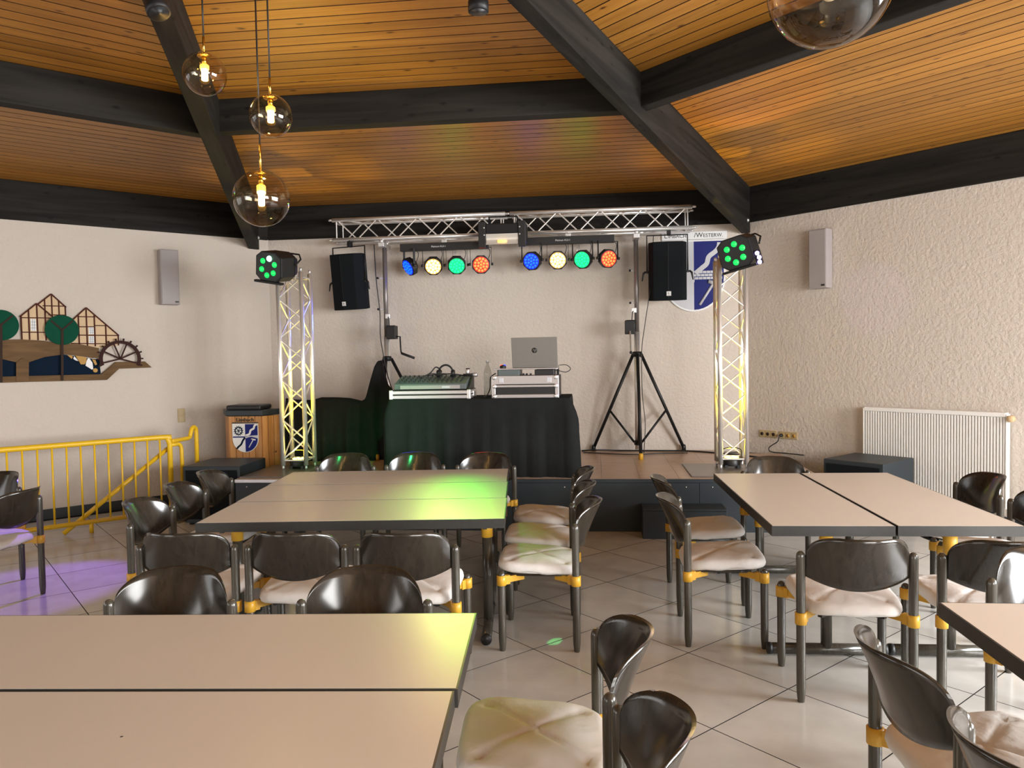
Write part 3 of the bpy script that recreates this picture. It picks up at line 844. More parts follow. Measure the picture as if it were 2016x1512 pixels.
speaker(1.985, 6.64, 2.915, R(-2), R(3), 'black loudspeaker hanging under the right end of the cross beam, in front of the shield')

# LED bars with four lamps each
def par(root, x, col, rz, tilt):
    p = bpy.data.objects.new('lamp_head', None)
    p = MB().prism([(.108 * cos(pi / 8 + q * pi / 4), .108 * sin(pi / 8 + q * pi / 4)) for q in range(8)], 0, .05)
    Mh = TR(x, 0, -.215) @ RZ(rz) @ RX(pi / 2 - tilt)
    mb = MB().prism([(.112 * cos(pi / 8 + q * pi / 4), .112 * sin(pi / 8 + q * pi / 4)) for q in range(8)], -.045, .02, Mh)
    mb.lathe([(.06, -.085), (.10, -.045)], 16, Mh)
    hd = mb.build('lamp_head', M['blackmetal'], root, .004)
    MB().lathe([(.092, .0205), (.092, .024), (.088, .0245)], 28, Mh).build('glow_disc', M['face_' + col], hd)
    dm = MB()
    for ring, cnt in ((0, 1), (.036, 6), (.070, 12)):
        for q in range(cnt):
            a = 2 * pi * q / cnt + ring * 40
            dm.lathe([(.0150, .0247), (.0135, .029), (.007, .032)], 8, Mh @ TR(ring * cos(a), ring * sin(a), 0))
    o = dm.build('led_domes', M['led_' + col], hd); o['kind'] = 'stuff'
    y = MB(); Ms = TR(x, 0, 0) @ RZ(rz)
    for s in (-1, 1):
        y.box((s * .122, 0, -.115), (.005, .026, .20), Ms)
    y.box((0, 0, -.016), (.25, .026, .005), Ms)
    yk = y.build('yoke', M['blackmetal'], root)
    for s in (-1, 1): MB().lathe([(.016, -.012), (.016, .012)], 10, Ms @ TR(s * .130, 0, -.21) @ RY(pi / 2)).build('knob', M['black'], yk)
    MB().tube(smooth_path([(x + .05, .03, .0), (x + .10, .05, -.05), (x + .08, .05, -.14), (x + .02, .05, -.18)], 4), .004, 6).build('cable', M['black'], root)
    f = Mh @ Vector((0, 0, 1)) - Mh @ Vector((0, 0, 0))
    return Mh @ Vector((0, 0, .04)), f
PARS = []
def led_bar(x0, x1, z0, z1, lamps, lab):
    cx, cz = (x0 + x1) / 2, (z0 + z1) / 2; L = x1 - x0
    t = thing('led_bar', lab, 'stage light', (cx, 6.60, cz), 0, 'LED lamp bars')
    MB().bb(-L / 2, L / 2, -.04, .04, -.035, .05).build('bar_housing', M['black'], t, .004)
    text('print', 'Platinum KLS-1', .028, M['white'], t, (-.06, -.0425, .006), (pi / 2, 0, 0), .0006)
    MB().bb(-.03, .03, -.02, .02, .052, .085).build('clamp', M['aludull'], t, .004)
    MB().tube([(0, 0, .08), (0, .022, .10)], .012, 8).build('clamp_bolt', M['aludull'], t)
    for dx in (.0, .025):
        MB().tube([(.10 + dx, .02, -.036), (.10 + dx, .02, -.17)], .0045, 6).build('rod', M['alu'], t)
    for (x, col, rz, tilt) in lamps:
        p, f = par(t, x - cx, col, rz, tilt)
        PARS.append((t, Vector((cx, 6.60, cz)) + p, f, col))
    return t
led_bar(-1.10, -.06, 2.90, 2.985, [(-1.003, 'blue', R(-48), R(-28)), (-.715, 'amber', R(8), R(-23)), (-.437, 'green', R(10), R(-25)), (-.150, 'red', R(8), R(-10))],
        'black LED light bar on the left with blue, amber, green and red lamp heads')
led_bar(.34, 1.39, 2.925, 3.005, [(.443, 'blue', R(-16), R(-14)), (.742, 'amber', R(4), R(-10)), (1.027, 'green', R(-20), R(-14)), (1.316, 'red', R(24), R(-14))],
        'black LED light bar on the right with blue, amber, green and red lamp heads')
PCOL = {'blue': (.05, .12, 1.0), 'amber': (1.0, .70, .25), 'green': (.06, 1.0, .04), 'red': (1.0, .16, .06)}
PBEAM = [(60, 40), (75, 24), (240, 20), (50, 40), (40, 40), (60, 40), (35, 40), (40, 40)]   # watts and cone of each lamp head
for i, (t, p, f, col) in enumerate(PARS):
    pw, an = PBEAM[i]
    spot('lamp_beam', t, p + f * .02, p + f * 3, pw, PCOL[col], an, .9, .08)

# flood with polished trough in the middle
fx = thing('flood_light', 'black flood light with polished reflector in the middle of the cross beam', 'stage light', (.135, 6.43, 2.98))
MB().prism([(-.10, .17), (.11, .17), (.13, -.02), (.09, -.04), (-.10, -.04)], -.27, .27, Matrix(((0, 0, 1, 0), (1, 0, 0, 0), (0, 1, 0, 0), (0, 0, 0, 1)))).build('housing', M['blackmetal'], fx, .006)
for s in (-1, 1): MB().bb(s * .225 - .04, s * .225 + .04, -.125, -.101, -.10, .19).build('side_plate', M['black'], fx, .004)
MB().bb(-.18, .18, -.112, -.102, .055, .16).build('upper_flap', M['blackmetal'], fx, .003)
rf = MB()
pr = [(-.110, .050), (-.096, .02), (-.086, -.005), (-.088, -.03), (-.10, -.052), (-.115, -.070)]
n_ = len(pr)
rf.add([(sx * .18, y - .02, z) for sx in (-1, 1) for (y, z) in pr], [(i, i + 1, n_ + i + 1, n_ + i) for i in range(n_ - 1)], True)
rf.build('reflector', M['reflector'], fx)
MB().tube([(-.05, -.115, -.03), (.05, -.115, -.03)], .010, 8).build('tube_lamp', M['bulbneck'], fx)
MB().tube([(-.16, 0, .17), (-.16, .0, .26), (.16, .0, .26), (.16, 0, .17)], .010, 8).build('yoke', M['blackmetal'], fx)
for s in (-1, 1):
    MB().tube([(s * .16, .0, .26), (s * .16, .17, .20)], .009, 8).build('hanging_arm', M['blackmetal'], fx)
    for z in (.04, .12): MB().lathe([(.010, 0), (.010, .012)], 8, TR(s * .20, -.126, z) @ RX(pi / 2)).build('knob', M['aludull'], fx)

# effect lamps on the towers
def effect_lamp(name, x, y, z, rz, tilt, roll, hot, lab):
    t = thing(name, lab, 'stage light', (x, y, z), 0, 'multi beam effect lamps')
    Mx = RZ(rz) @ RX(tilt) @ RY(roll)
    pf = [(-.16, .10), (-.165, -.09), (-.10, -.145), (.10, -.145), (.165, -.09), (.16, .10), (.09, .15), (-.09, .15)]
    mb = MB().prism(pf, -.07, .13, Mx @ XZ)
    back = [(x_ * .72, z_ * .72) for x_, z_ in pf]
    n = len(pf)
    mb.add([(a, .07, b) for a, b in pf] + [(a, .17, b) for a, b in back], [(i, (i + 1) % n, n + (i + 1) % n, n + i) for i in range(n)] + [tuple(range(n, 2 * n))], False, Mx)
    h = mb.build('housing', M['blackmetal'], t, .006)
    MB().prism([(a * .92, b * .92) for a, b in pf], .131, .134, Mx @ XZ).build('front_panel', M['black'], t)
    MB().bb(-.17, .17, -.15, -.10, -.165, -.142, Mx).build('lip', M['blackmetal'], t, .004)
    for q in range(6):
        a = q * pi / 3 + .35
        m_ = M['lens_hot'] if q == hot else M['lens_green']
        MB().lathe([(.029, 0), (.027, .010), (.016, .018)], 12, Mx @ TR(.085 * cos(a), -.1345, .085 * sin(a)) @ RX(pi / 2)).build('lens', m_, t)
    MB().tube([Mx @ Vector(p) for p in ((-.175, .06, .02), (-.18, .14, .08), (-.12, .19, .12), (.12, .19, .12), (.18, .14, .08), (.175, .06, .02))], .009, 8).build('bracket', M['blackmetal'], t)
    return t, Mx
eL, MxL = effect_lamp('effect_lamp', -2.035, 5.24, 2.615, R(-18), R(9), R(10), 1, 'black hexagonal effect lamp with green lenses on the left light tower')
eR, MxR = effect_lamp('effect_lamp', 2.535, 5.24, 2.612, R(-30), R(12), R(-12), 7, 'black effect lamp with green lenses and violet side lamp on the right tower')
for e, xx in ((eL, .04), (eR, -.02)):
    MB().tube([(xx, .12, .0), (xx + .05, .17, -.02), (xx + .06, .215, -.05), (xx + .06, .215, -.12)], .014, 8).build('clamp', M['aludull'], e)
for s, m_ in ((1, 'lens_violet'),):
    pod = MB().box((.185, -.09, -.10), (.05, .07, .13), MxR).build('side_lamp', M['blackmetal'], eR, .01)
    for q in range(3):
        MB().lathe([(.020, 0), (.017, .012), (.009, .018)], 10, MxR @ TR(.195 + (.008 if q == 1 else 0), -.126, -.06 - q * .042) @ RX(pi / 2)).build('lens', M[m_], pod)
spot('violet_beam', eR, (2.72, 5.22, 2.52), (3.75, 5.85, 2.25), 5, (.40, .28, 1.0), 30, .5, .03)
spot('violet_beam', eL, (-2.28, 5.22, 2.50), (-3.0, 3.1, 0.2), 330, (.30, .12, 1.0), 26, .5, .03)
spot('violet_beam', eR, (2.35, 5.16, 2.50), (.80, 5.16, 1.40), 40, (.6, .2, 1.0), 11, .6, .03)
for (lx, ly, lz, tx, ty, tz) in ((2.42, 5.15, 2.60, .90, 2.15, 0), (2.50, 5.15, 2.66, 1.42, 2.75, 0), (2.56, 5.15, 2.55, 1.38, 1.46, 0), (-2.02, 5.15, 2.60, .84, 3.52, .47), (2.5, 5.15, 2.5, -1.35, 1.0, 0)):
    spot('green_dot_beam', eR if lx > 0 else eL, (lx, ly, lz), (tx, ty, tz), 900, (.08, 1.0, .25), 1.1, .3, .004)

# ------------------------------------------------------------------ covered table with DJ gear
tb = thing('folding_table', 'trestle table hidden under the black cloth on the stage', 'table', (0.04, 5.42, ST))
MB().bb(-.86, .86, -.34, .34, .725, .75).build('tabletop', M['aludull'], tb)
for sx in (-1, 1):
    for sy in (-1, 1):
        MB().tube([(sx * .78, sy * .28, 0), (sx * .78, sy * .28, .725)], .015, 8).build('leg', M['aludull'], tb)
def cloth():
    mb = MB()
    x0, x1, y0, y1, zt, zb = -.86, .91, 5.045, 5.80, ST + .757, ST + .006
    # perimeter path (front and both sides), hanging down with folds
    per = []
    nx, ny = 56, 22
    for i in range(ny): per.append((x0, y1 + (y0 - y1) * i / ny, (-1, 0)))
    for i in range(nx): per.append((x0 + (x1 - x0) * i / nx, y0, (0, -1)))
    for i in range(ny + 1): per.append((x1, y0 + (y1 - y0) * i / ny, (1, 0)))
    rows = 12; n = len(per); vs = []
    for r_ in range(rows + 1):
        v = r_ / rows
        for i, (x, y, (nxx, nyy)) in enumerate(per):
            u = i / n * 60
            # corners bulge out as the cloth folds there
            dc = min(hypot(x - x1, y - y0), hypot(x - x0, y - y0))
            bul = .065 * math.exp(-(dc / .10) ** 2) * sin(min(1, v * 2.6) * pi * .62)
            w = (.010 * sin(u * 1.9 + .6) + .008 * sin(u * .83) + .006 * sin(u * 3.7 + 1)) * min(1, v * 1.6)
            ax, ay = nxx, nyy
            if dc < .12:
                cx, cy = (1 if hypot(x - x1, y - y0) < .2 else -1), -1
                ax, ay = ax * .6 + cx * .4, ay * .6 + cy * .4
            d = .006 + w + bul + .025 * v
            z = zt - .004 - (zt - zb) * v + (-.0 if v else .004)
            vs.append((x + ax * d * (v > 0), y + ay * d * (v > 0), z))
    fs = [(r_ * n + i, (r_ + 1) * n + i, (r_ + 1) * n + i + 1, r_ * n + i + 1) for r_ in range(rows) for i in range(n - 1)]
    mb.add(vs, fs, True)
    mb.bb(x0, x1, y0, y1, zt - .004, zt)
    return mb
tag(cloth().build('tablecloth', M['velvet']), 'black cloth hanging over the DJ table down to the stage floor', 'cloth')
def drape():
    mb = MB(); top = [(-2.56, 1.14), (-2.47, 1.19), (-2.40, 1.222), (-2.25, 1.205), (-2.08, 1.196), (-1.96, 1.228), (-1.78, 1.225), (-1.62, 1.215), (-1.52, 1.17), (-1.46, 1.20), (-1.40, 1.42), (-1.36, 1.56), (-1.325, 1.63), (-1.265, 1.64), (-1.24, 1.50), (-1.20, 1.36), (-1.12, 1.28), (-.90, 1.262)]
    n = 110; rows = 14; vs = []
    xs = [-2.395 + (1.50) * i / n for i in range(n + 1)]
    def tz(x):
        for a, b in zip(top, top[1:]):
            if a[0] <= x <= b[0]: return a[1] + (b[1] - a[1]) * (x - a[0]) / (b[0] - a[0])
        return top[-1][1]
    for r_ in range(rows + 1):
        v = r_ / rows
        for i, x in enumerate(xs):
            z = tz(x) + (ST + .006 - tz(x)) * v
            peak = math.exp(-((x + 1.30) / .12) ** 2)
            y = 6.20 + .10 * peak - .06 * v + (.030 * sin(x * 21 + 1.3) + .016 * sin(x * 47)) * (.25 + .75 * v) - .05 * math.sin(v * pi) * (x < -1.5)
            vs.append((x, y, z))
    m_ = n + 1
    fs = [(r_ * m_ + i, (r_ + 1) * m_ + i, (r_ + 1) * m_ + i + 1, r_ * m_ + i + 1) for r_ in range(rows) for i in range(n)]
    mb.add(vs, fs, True)
    # folds laid back over what it covers
    bk = [(x, 6.56 - .0 * x, tz(x) - .05 if x < -1.5 else tz(x) - .03) for x in xs]
    b = len(mb.v)
    mb.add(bk, [], True)
    for i in range(n):
        if xs[i] < -1.52:
            mb.f.append([b + i, i, i + 1, b + i + 1]); mb.sm.append(True)
    return mb
dr = drape().build('drape', M['velvet'])
dr.modifiers.new('thick', 'SOLIDIFY').thickness = .006
tag(dr, 'black cloth draped over equipment and the left tripod, behind the left light tower', 'cloth')
# amp rack under the drape carries it
rk = thing('equipment_case', 'black equipment case covered by the draped cloth', 'case', (-1.98, 6.50, ST))
MB().bb(-.38, .40, -.12, .14, 0, .60).build('body', M['black'], rk, .01)
rl_ = thing('tape_roll', 'small pale roll lit violet, lying on a black ledge by the left tower', 'tape', (-1.66, 5.86, ST + .09))
MB().lathe([(.032, -.055), (.036, -.05), (.036, .05), (.032, .055)], 14, RY(pi / 2) @ TR(0, 0, 0)).build('roll', mat('tape_with_violet_light', (.5, .45, .6), .5), rl_)  # violet light on the pale roll is put into its colour
MB().lathe([(.012, -.075), (.012, .075)], 10, RY(pi / 2)).build('core', M['black'], rl_)
lg = thing('ledge_box', 'low black box on the stage carrying the small roll', 'box', (-1.58, 5.87, ST))
MB().bb(-.17, .20, -.09, .09, 0, .045).build('body', M['black'], lg, .004)
MB().bb(-.17, .20, -.09, .09, .046, .054).build('lid', M['blackmetal'], lg, .002)
rl_.location.z = ST + .054 + .036

TBZ = ST + .757
# left flight case with mixing desk
cl = thing('mixer_case', 'open flight case with silver rails holding the mixing desk, on the left of the cloth', 'case', (-.47, 5.33, TBZ), R(0))
MB().bb(-.40, .40, -.19, .20, 0, .09).build('tray', M['black'], cl, .004)
for z in (.020, .065): MB().bb(-.385, .385, -.197, -.190, z - .016, z + .018).build('rail', M['caselam'], cl, .003)
for z in (.020, .065): MB().bb(.401, .408, -.17, .18, z - .016, z + .018).build('rail', M['caselam'], cl, .003)
for sx in (-1, 1):
    MB().box((sx * .39, -.185, .045), (.035, .035, .094)).build('corner', M['alu'], cl, .006)
MB().box((.412, 0, .045), (.012, .10, .05)).build('latch', M['aludull'], cl, .004)
mxm = MB()
mxm.prism([(-.17, .095), (-.17, .15), (.0, .195), (.17, .225), (.19, .225), (.19, .095)], -.36, .36, Matrix(((0, 0, 1, 0), (1, 0, 0, 0), (0, 1, 0, 0), (0, 0, 0, 1))))
dsk = mxm.build('mixing_desk', M['mixer'], cl, .004)
MB().bb(-.30, .30, -.178, -.171, .100, .135).build('front_strip', M['greybox'], dsk)
MB().bb(.12, .20, -.181, -.178, .107, .128).build('name_plate', M['silver'], dsk)
kn = MB()
for r_ in range(4):
    for c in range(14):
        y = -.13 + r_ * .075
        kn.lathe([(.008, 0), (.007, .016)], 7, TR(-.31 + c * .047, y, .158 + (y + .17) * .21))
kn.build('knobs', M['black'], dsk)['kind'] = 'stuff'
MB().prism([(-.17, .09), (.19, .09), (.19, .235)], .365, .385, Matrix(((0, 0, 1, 0), (1, 0, 0, 0), (0, 1, 0, 0), (0, 0, 0, 1)))).build('side_wedge', M['black'], cl, .003)
hp = thing('headphones', 'black headphones and cable bundle lying on the mixing desk', 'headphones', (-.36, 5.42, TBZ + .215))
MB().tube([(.075 * cos(a), .0, .03 + .085 * sin(a)) for a in [i * pi / 12 for i in range(13)]], .010, 8).build('headband', M['black'], hp)
for s in (-1, 1): MB().lathe([(.03, -.018), (.038, -.012), (.038, .012), (.03, .018)], 14, TR(s * .075, 0, .03) @ RY(pi / 2)).build('ear_cup', M['black'], hp)
MB().tube(smooth_path([(-.075, 0, .02), (-.15, .02, .03), (-.19, -.02, .015), (-.12, -.06, .02), (-.02, -.05, .03), (.03, 0, .02)], 5), .005, 6).build('cable', M['black'], hp)
tag(MB().tube(smooth_path([(-.62, 5.36, TBZ + .20), (-.52, 5.40, TBZ + .25), (-.46, 5.42, TBZ + .31), (-.40, 5.40, TBZ + .26), (-.46, 5.37, TBZ + .23), (-.30, 5.38, TBZ + .24), (-.16, 5.42, TBZ + .22), (-.10, 5.45, TBZ + .23)], 6), .007, 6).build('cable', M['black']),
    'tangle of black cable on top of the mixing desk', 'cable')
mc = thing('microphone', 'black microphone with grey collar lying on the mixing desk', 'microphone', (-.17, 5.36, TBZ + .228))
MB().lathe([(.012, 0), (.013, .08), (.016, .10)], 10, RY(pi / 2)).build('body', M['black'], mc)
MB().lathe([(.018, .10), (.024, .115), (.022, .14), (.008, .15)], 10, RY(pi / 2)).build('head', M['aludull'], mc)
cn = thing('small_can', 'small silver can with dark lid on the right end of the mixing desk', 'can', (-.145, 5.50, TBZ + .225))
MB().lathe([(.020, 0), (.022, .003), (.022, .055), (.020, .058)], 12).build('body', M['alu'], cn)
MB().lathe([(.021, .058), (.021, .066), (.018, .068)], 12).build('lid', M['darkbrown'], cn)
bo = thing('water_bottle', 'empty clear plastic bottle standing between the two cases', 'bottle', (.045, 5.60, TBZ))
MB().lathe([(.030, .0), (.042, .006), (.042, .15), (.038, .16), (.042, .17), (.042, .23), (.036, .27), (.022, .305), (.013, .325), (.013, .35)], 16).build('body', M['pet'], bo)
MB().lathe([(.016, .345), (.016, .365), (.014, .367)], 12).build('cap', M['aludull'], bo)

cr_ = thing('rack_case', 'black flight case with silver edges carrying the laptop, on the right of the cloth', 'case', (.478, 5.34, TBZ), R(-1))
MB().bb(-.325, .325, -.19, .22, .005, .215).build('body', M['black'], cr_, .004)
for (z0, z1) in ((.0, .035), (.105, .128), (.134, .218)):
    MB().bb(-.30, .30, -.199, -.191, z0, z1).build('rail', M['caselam'], cr_, .003)
for sx in (-1, 1):
    MB().bb(sx * .31 - .018, sx * .31 + .018, -.199, -.19, 0, .218).build('rail', M['caselam'], cr_, .003)
    for z in (.017, .115, .20):
        MB().lathe([(.022, 0), (.020, .010), (.010, .014)], 10, TR(sx * .30, -.199, z) @ RX(pi / 2)).build('corner', M['alu'], cr_)
    MB().box((sx * .235, -.201, .175), (.045, .008, .05)).build('latch', M['silver'], cr_, .004)
MB().bb(-.27, -.06, -.15, .12, .216, .275).build('wireless_receiver', M['mixer'], cr_, .004)
MB().bb(.09, .28, -.15, .12, .216, .272).build('control_unit', M['black'], cr_, .004)
for x in (-.02, .012, .05): MB().lathe([(.012, .216), (.010, .238)], 10, TR(x, -.13, 0)).build('knob', M['black'], cr_)
MB().bb(-.315, .315, -.16, .16, .276, .290).build('shelf', M['caselam'], cr_, .003)
for sx in (-1, 1): MB().bb(sx * .30 - .012, sx * .30 + .012, .10, .13, .216, .277).build('shelf_leg', M['black'], cr_)
lp = thing('laptop', 'grey laptop seen from behind, lid up, on the right flight case', 'laptop', (.56, 5.36, TBZ + .290), R(-1))
MB().bb(-.225, .225, -.02, .20, .001, .020).build('base', M['laptop'], lp, .004)
Ml = TR(0, -.015, .012) @ RX(R(12))
ld = MB().bb(-.228, .228, -.008, .0, .005, .295, Ml).build('lid', M['laptop'], lp, .004)
MB().bb(-.215, .215, .0005, .002, .02, .28, Ml).build('screen', M['black'], lp)
MB().bb(-.215, .215, -.0, .18, .0205, .0215).build('keyboard', M['black'], lp)
# round logo on the lid, two slanted letters left out of a dark disc
dsc = MB().lathe([(.027, 0), (.027, .0008)], 28, Ml @ TR(0, -.0084, .165) @ RX(pi / 2)).build('logo_disc', M['text'], ld)
for body, dx, dz in (('h', -.008, .004), ('p', .009, -.003)):
    o = text('logo_letter', body, .040, M['laptop'], dsc, Ml @ Vector((dx, -.0097, .165 + dz)), (pi / 2 + R(12), 0, 0), .0004)
    me = o.data
    for v in me.vertices: v.co.x += v.co.y * .28
tag(MB().tube(smooth_path([(.80, 5.40, TBZ + .31), (.87, 5.40, TBZ + .31), (.91, 5.38, TBZ + .27), (.86, 5.36, TBZ + .24), (.78, 5.36, TBZ + .26), (.75, 5.36, TBZ + .25)], 6), .004, 6).build('cable', M['black']),
    'thin black cable looping at the right side of the laptop', 'cable')
ms = thing('computer_mouse', 'mouse glowing red and blue on the shelf left of the laptop', 'mouse', (.245, 5.28, TBZ + .290))
MB().lathe([(.0, .034), (.018, .032), (.030, .022), (.032, .008), (.030, 0)][::-1], 12).build('body', M['black'], ms)
MB().lathe([(.018, .026), (.017, .032), (.006, .036)], 10, TR(-.012, 0, 0)).build('light', led('red_mouse_glow', (1, .08, .03), 1.2), ms)
MB().lathe([(.018, .026), (.017, .032), (.006, .036)], 10, TR(.014, 0, 0)).build('light', led('blue_mouse_glow', (.03, .05, 1), 1.2), ms)
tag(MB().tube(smooth_path([(.17, 5.30, TBZ + .24), (.12, 5.28, TBZ + .20), (.115, 5.26, TBZ + .10), (.09, 5.24, TBZ + .03), (.06, 5.22, TBZ + .008)], 6), .006, 6).build('cable', M['black']),
    'black cables dropping from the left side of the laptop case', 'cable')

# ------------------------------------------------------------------ lectern
lc = thing('lectern', 'wooden slatted lectern with dark top and a blue and white shield, left of the stage', 'lectern', (-2.715, 5.85, 0))
A0, A1, B0, B1 = (-.335, .22), (-.195, 0), (.185, 0), (.295, .20)
def panel(p, q, n, z0, z1, wdt=None):
    p, q = Vector((*p, 0)), Vector((*q, 0)); d = (q - p)
    for i in range(n):
        a = p + d * (i / n); L = d.length / n
        c_ = a + d.normalized() * L / 2
        MB().bb(-L / 2 + .003, L / 2 - .003, -.012, .012, z0, z1, TR(c_.x, c_.y, 0) @ RZ(atan2(d.y, d.x))).build('slat', M['slat'], lc, .002)
panel(A0, A1, 3, .02, 1.045); panel(A1, B0, 5, .02, 1.045); panel(B0, B1, 3, .02, 1.045)
MB().prism([(-.32, .235), (-.185, .025), (.175, .025), (.28, .215)], 0, 1.04).build('core', M['darkbrown'], lc)
MB().prism([(-.39, .26), (-.215, -.035), (.205, -.035), (.33, .24)], 1.05, 1.115).build('top_board', M['blackwood'], lc, .008)
MB().prism([(-.20, .25), (-.205, -.05), (.195, -.05), (.20, .25)], 1.116, 1.17).build('desk_lid', M['black'], lc, .02, 3)
sh = MB()
def shield_poly(cx, top, w, h, n=10):
    pts = [(cx - w / 2, top), (cx + w / 2, top), (cx + w / 2, top - h * .52)]
    for i in range(1, 2 * n):
        a = -pi * i / (2 * n)
        pts.append((cx + w / 2 * cos(a), top - h * .52 + h * .48 * sin(a)))
    pts.append((cx - w / 2, top - h * .52)); return pts
sw_, shh = .30, .32; scx, stp = .0, .965
S = MB().prism(shield_poly(scx, stp, sw_, shh), .0125, .022, XZ).build('shield', M['white'], lc, .001)
def clip_half(right):            # right / left half of the shield
    P = shield_poly(scx, stp, sw_ - .012, shh - .012)
    P = [(x, z - .006) for x, z in P]
    out = []
    for i in range(len(P)):
        a, b = P[i], P[(i + 1) % len(P)]
        ia, ib = (a[0] >= scx) == right, (b[0] >= scx) == right
        if ia: out.append(a)
        if ia != ib:
            t = (scx - a[0]) / (b[0] - a[0]); out.append((scx, a[1] + t * (b[1] - a[1])))
    return out
MB().prism(clip_half(True), .022, .0235, XZ).build('blue_field', M['blue'], S)
MB().prism([(scx - .144, stp - .006), (scx - .003, stp - .006), (scx - .003, stp - .14), (scx - .144, stp - .14)], .022, .0232, XZ).build('upper_quarter', M['white'], S)
MB().prism([(scx - .144, stp - .142), (scx - .003, stp - .142), (scx - .003, stp - .156), (scx - .144, stp - .156)], .022, .0238, XZ).build('water_band', M['blue'], S)
def ribbon(pts, w):
    pts = [Vector((p[0], p[1], 0)) for p in pts]; pts = [v.to_2d() for v in smooth_path([(p.x, p.y, 0) for p in pts], 5)]
    L_, R_ = [], []
    for i, p in enumerate(pts):
        d = pts[min(i + 1, len(pts) - 1)] - pts[max(i - 1, 0)]; d.normalize(); nn = Vector((-d.y, d.x))
        L_.append(tuple(p + nn * w / 2)); R_.append(tuple(p - nn * w / 2))
    return L_ + R_[::-1]
MB().prism(ribbon([(.005, .832), (.05, .85), (.065, .89), (.10, .91), (.11, .94), (.138, .957)], .022), .0235, .025, XZ).build('river', M['white'], S)
MB().prism(ribbon([(-.003, .81), (-.03, .775), (-.05, .735), (-.085, .705), (-.10, .685)], .020), .022, .0245, XZ).build('river', M['navy'], S)
MB().prism([(.003, .828), (.143, .835), (.143, .800), (.10, .812), (.07, .818), (.035, .812), (.003, .80)], .0235, .025, XZ).build('bridge', M['silver'], S)
g = MB().tube([(-.075 + .040 * cos(a), -.0245, .885 + .040 * sin(a)) for a in [i * pi / 10 for i in range(20)]], .006, 6, closed=True)
for q in range(3):
    a = q * pi / 3 + .2
    g.tube([(-.075 - .040 * cos(a), -.0245, .885 - .040 * sin(a)), (-.075 + .040 * cos(a), -.0245, .885 + .040 * sin(a))], .0035, 5)
for q in range(14):
    a = q * 2 * pi / 14
    g.tube([(-.075 + .042 * cos(a), -.0245, .885 + .042 * sin(a)), (-.075 + .056 * cos(a + .18), -.0245, .885 + .056 * sin(a + .18))], .0035, 5)
g.build('mill_wheel', M['navy'], S)
MB().tube([(.04, -.0245, .70), (.095, -.0245, .79)], .0055, 6).tube([(.07, -.0245, .795), (.118, -.0245, .783)], .008, 6).build('hammer', M['white'], S)
MB().prism([(-.15, .968), (.15, .968), (.15, .978), (-.15, .978)], .0125, .021, XZ).build('shield_bar', M['text'], lc)
text('lettering', 'Limbach', .062, M['text'], lc, (0, -.0165, 1.006), (pi / 2, 0, 0), .003)

# ------------------------------------------------------------------ wall furniture
def on_wall(name, lab, cat, k, t_, z=0, off=0, grp=None):
    p = wn_dir(k) * (APO - off) + wt_dir(k) * t_
    return thing(name, lab, cat, (p.x, p.y, z), -k * pi / 4, grp)
for (k, t_, lab) in ((-1, 1.71, 'narrow grey loudspeaker column on the left wall'), (1, -1.945, 'narrow grey loudspeaker column on the right wall')):
    w = on_wall('wall_speaker', lab, 'speaker', k, t_, 2.325, 0, 'grey wall speakers')
    MB().bb(-.100, .100, -.135, -.012, 0, .63).build('cabinet', M['greybox'], w, .006)
    MB().bb(-.092, .092, -.142, -.136, .012, .618).build('grille', M['greybox'], w, .002)
    MB().bb(.045, .085, -.145, -.143, .022, .040).build('badge', M['text'], w)
    MB().bb(-.06, .06, -.012, 0, .15, .48).build('wall_bracket', M['greybox'], w)
sw = on_wall('light_switch', 'beige double light switch on the left wall behind the railing end', 'switch', -1, 1.816, .945)
MB().bb(-.042, .042, -.012, 0, 0, .165).build('plate', M['beige'], sw, .004)
for z in (.012, .088): MB().bb(-.032, .032, -.018, -.012, z, z + .064).build('rocker', M['beige'], sw, .003)
for i, (t_, lab, kind_) in enumerate(((-2.634, 'left strip of three beige sockets on the right wall', 0), (-2.375, 'right strip of three beige sockets on the right wall, one holding a black plug', 1))):
    s = on_wall('socket_strip', lab, 'socket', 1, t_, .66, 0, 'socket strips')
    MB().bb(-.114, .114, -.012, 0, 0, .082).build('frame', M['beige'], s, .004)
    for q in (-1, 0, 1):
        iN = MB().bb(q * .074 - .03, q * .074 + .03, -.016, -.012, .011, .071).build('socket', M['beige'], s, .003)
        MB().lathe([(.020, 0), (.020, .002)], 14, TR(q * .074, -.0162, .041) @ RX(pi / 2)).build('recess', M['ochre'] if kind_ else M['darkbrown'], iN)
pg = on_wall('power_plug', 'black power plug with a curling lead in the right socket strip', 'plug', 1, -2.449, .70, .018)
MB().lathe([(.018, 0), (.020, .01), (.016, .035), (.008, .045)], 12, RX(pi / 2)).build('body', M['black'], pg)
MB().tube(smooth_path([(0, -.045, 0), (0, -.06, -.02), (-.02, -.06, -.07), (-.10, -.05, -.12), (-.14, -.05, -.16), (-.10, -.05, -.195), (.1, -.05, -.195), (.3, -.05, -.197)], 6), .006, 6).build('lead', M['black'], pg)

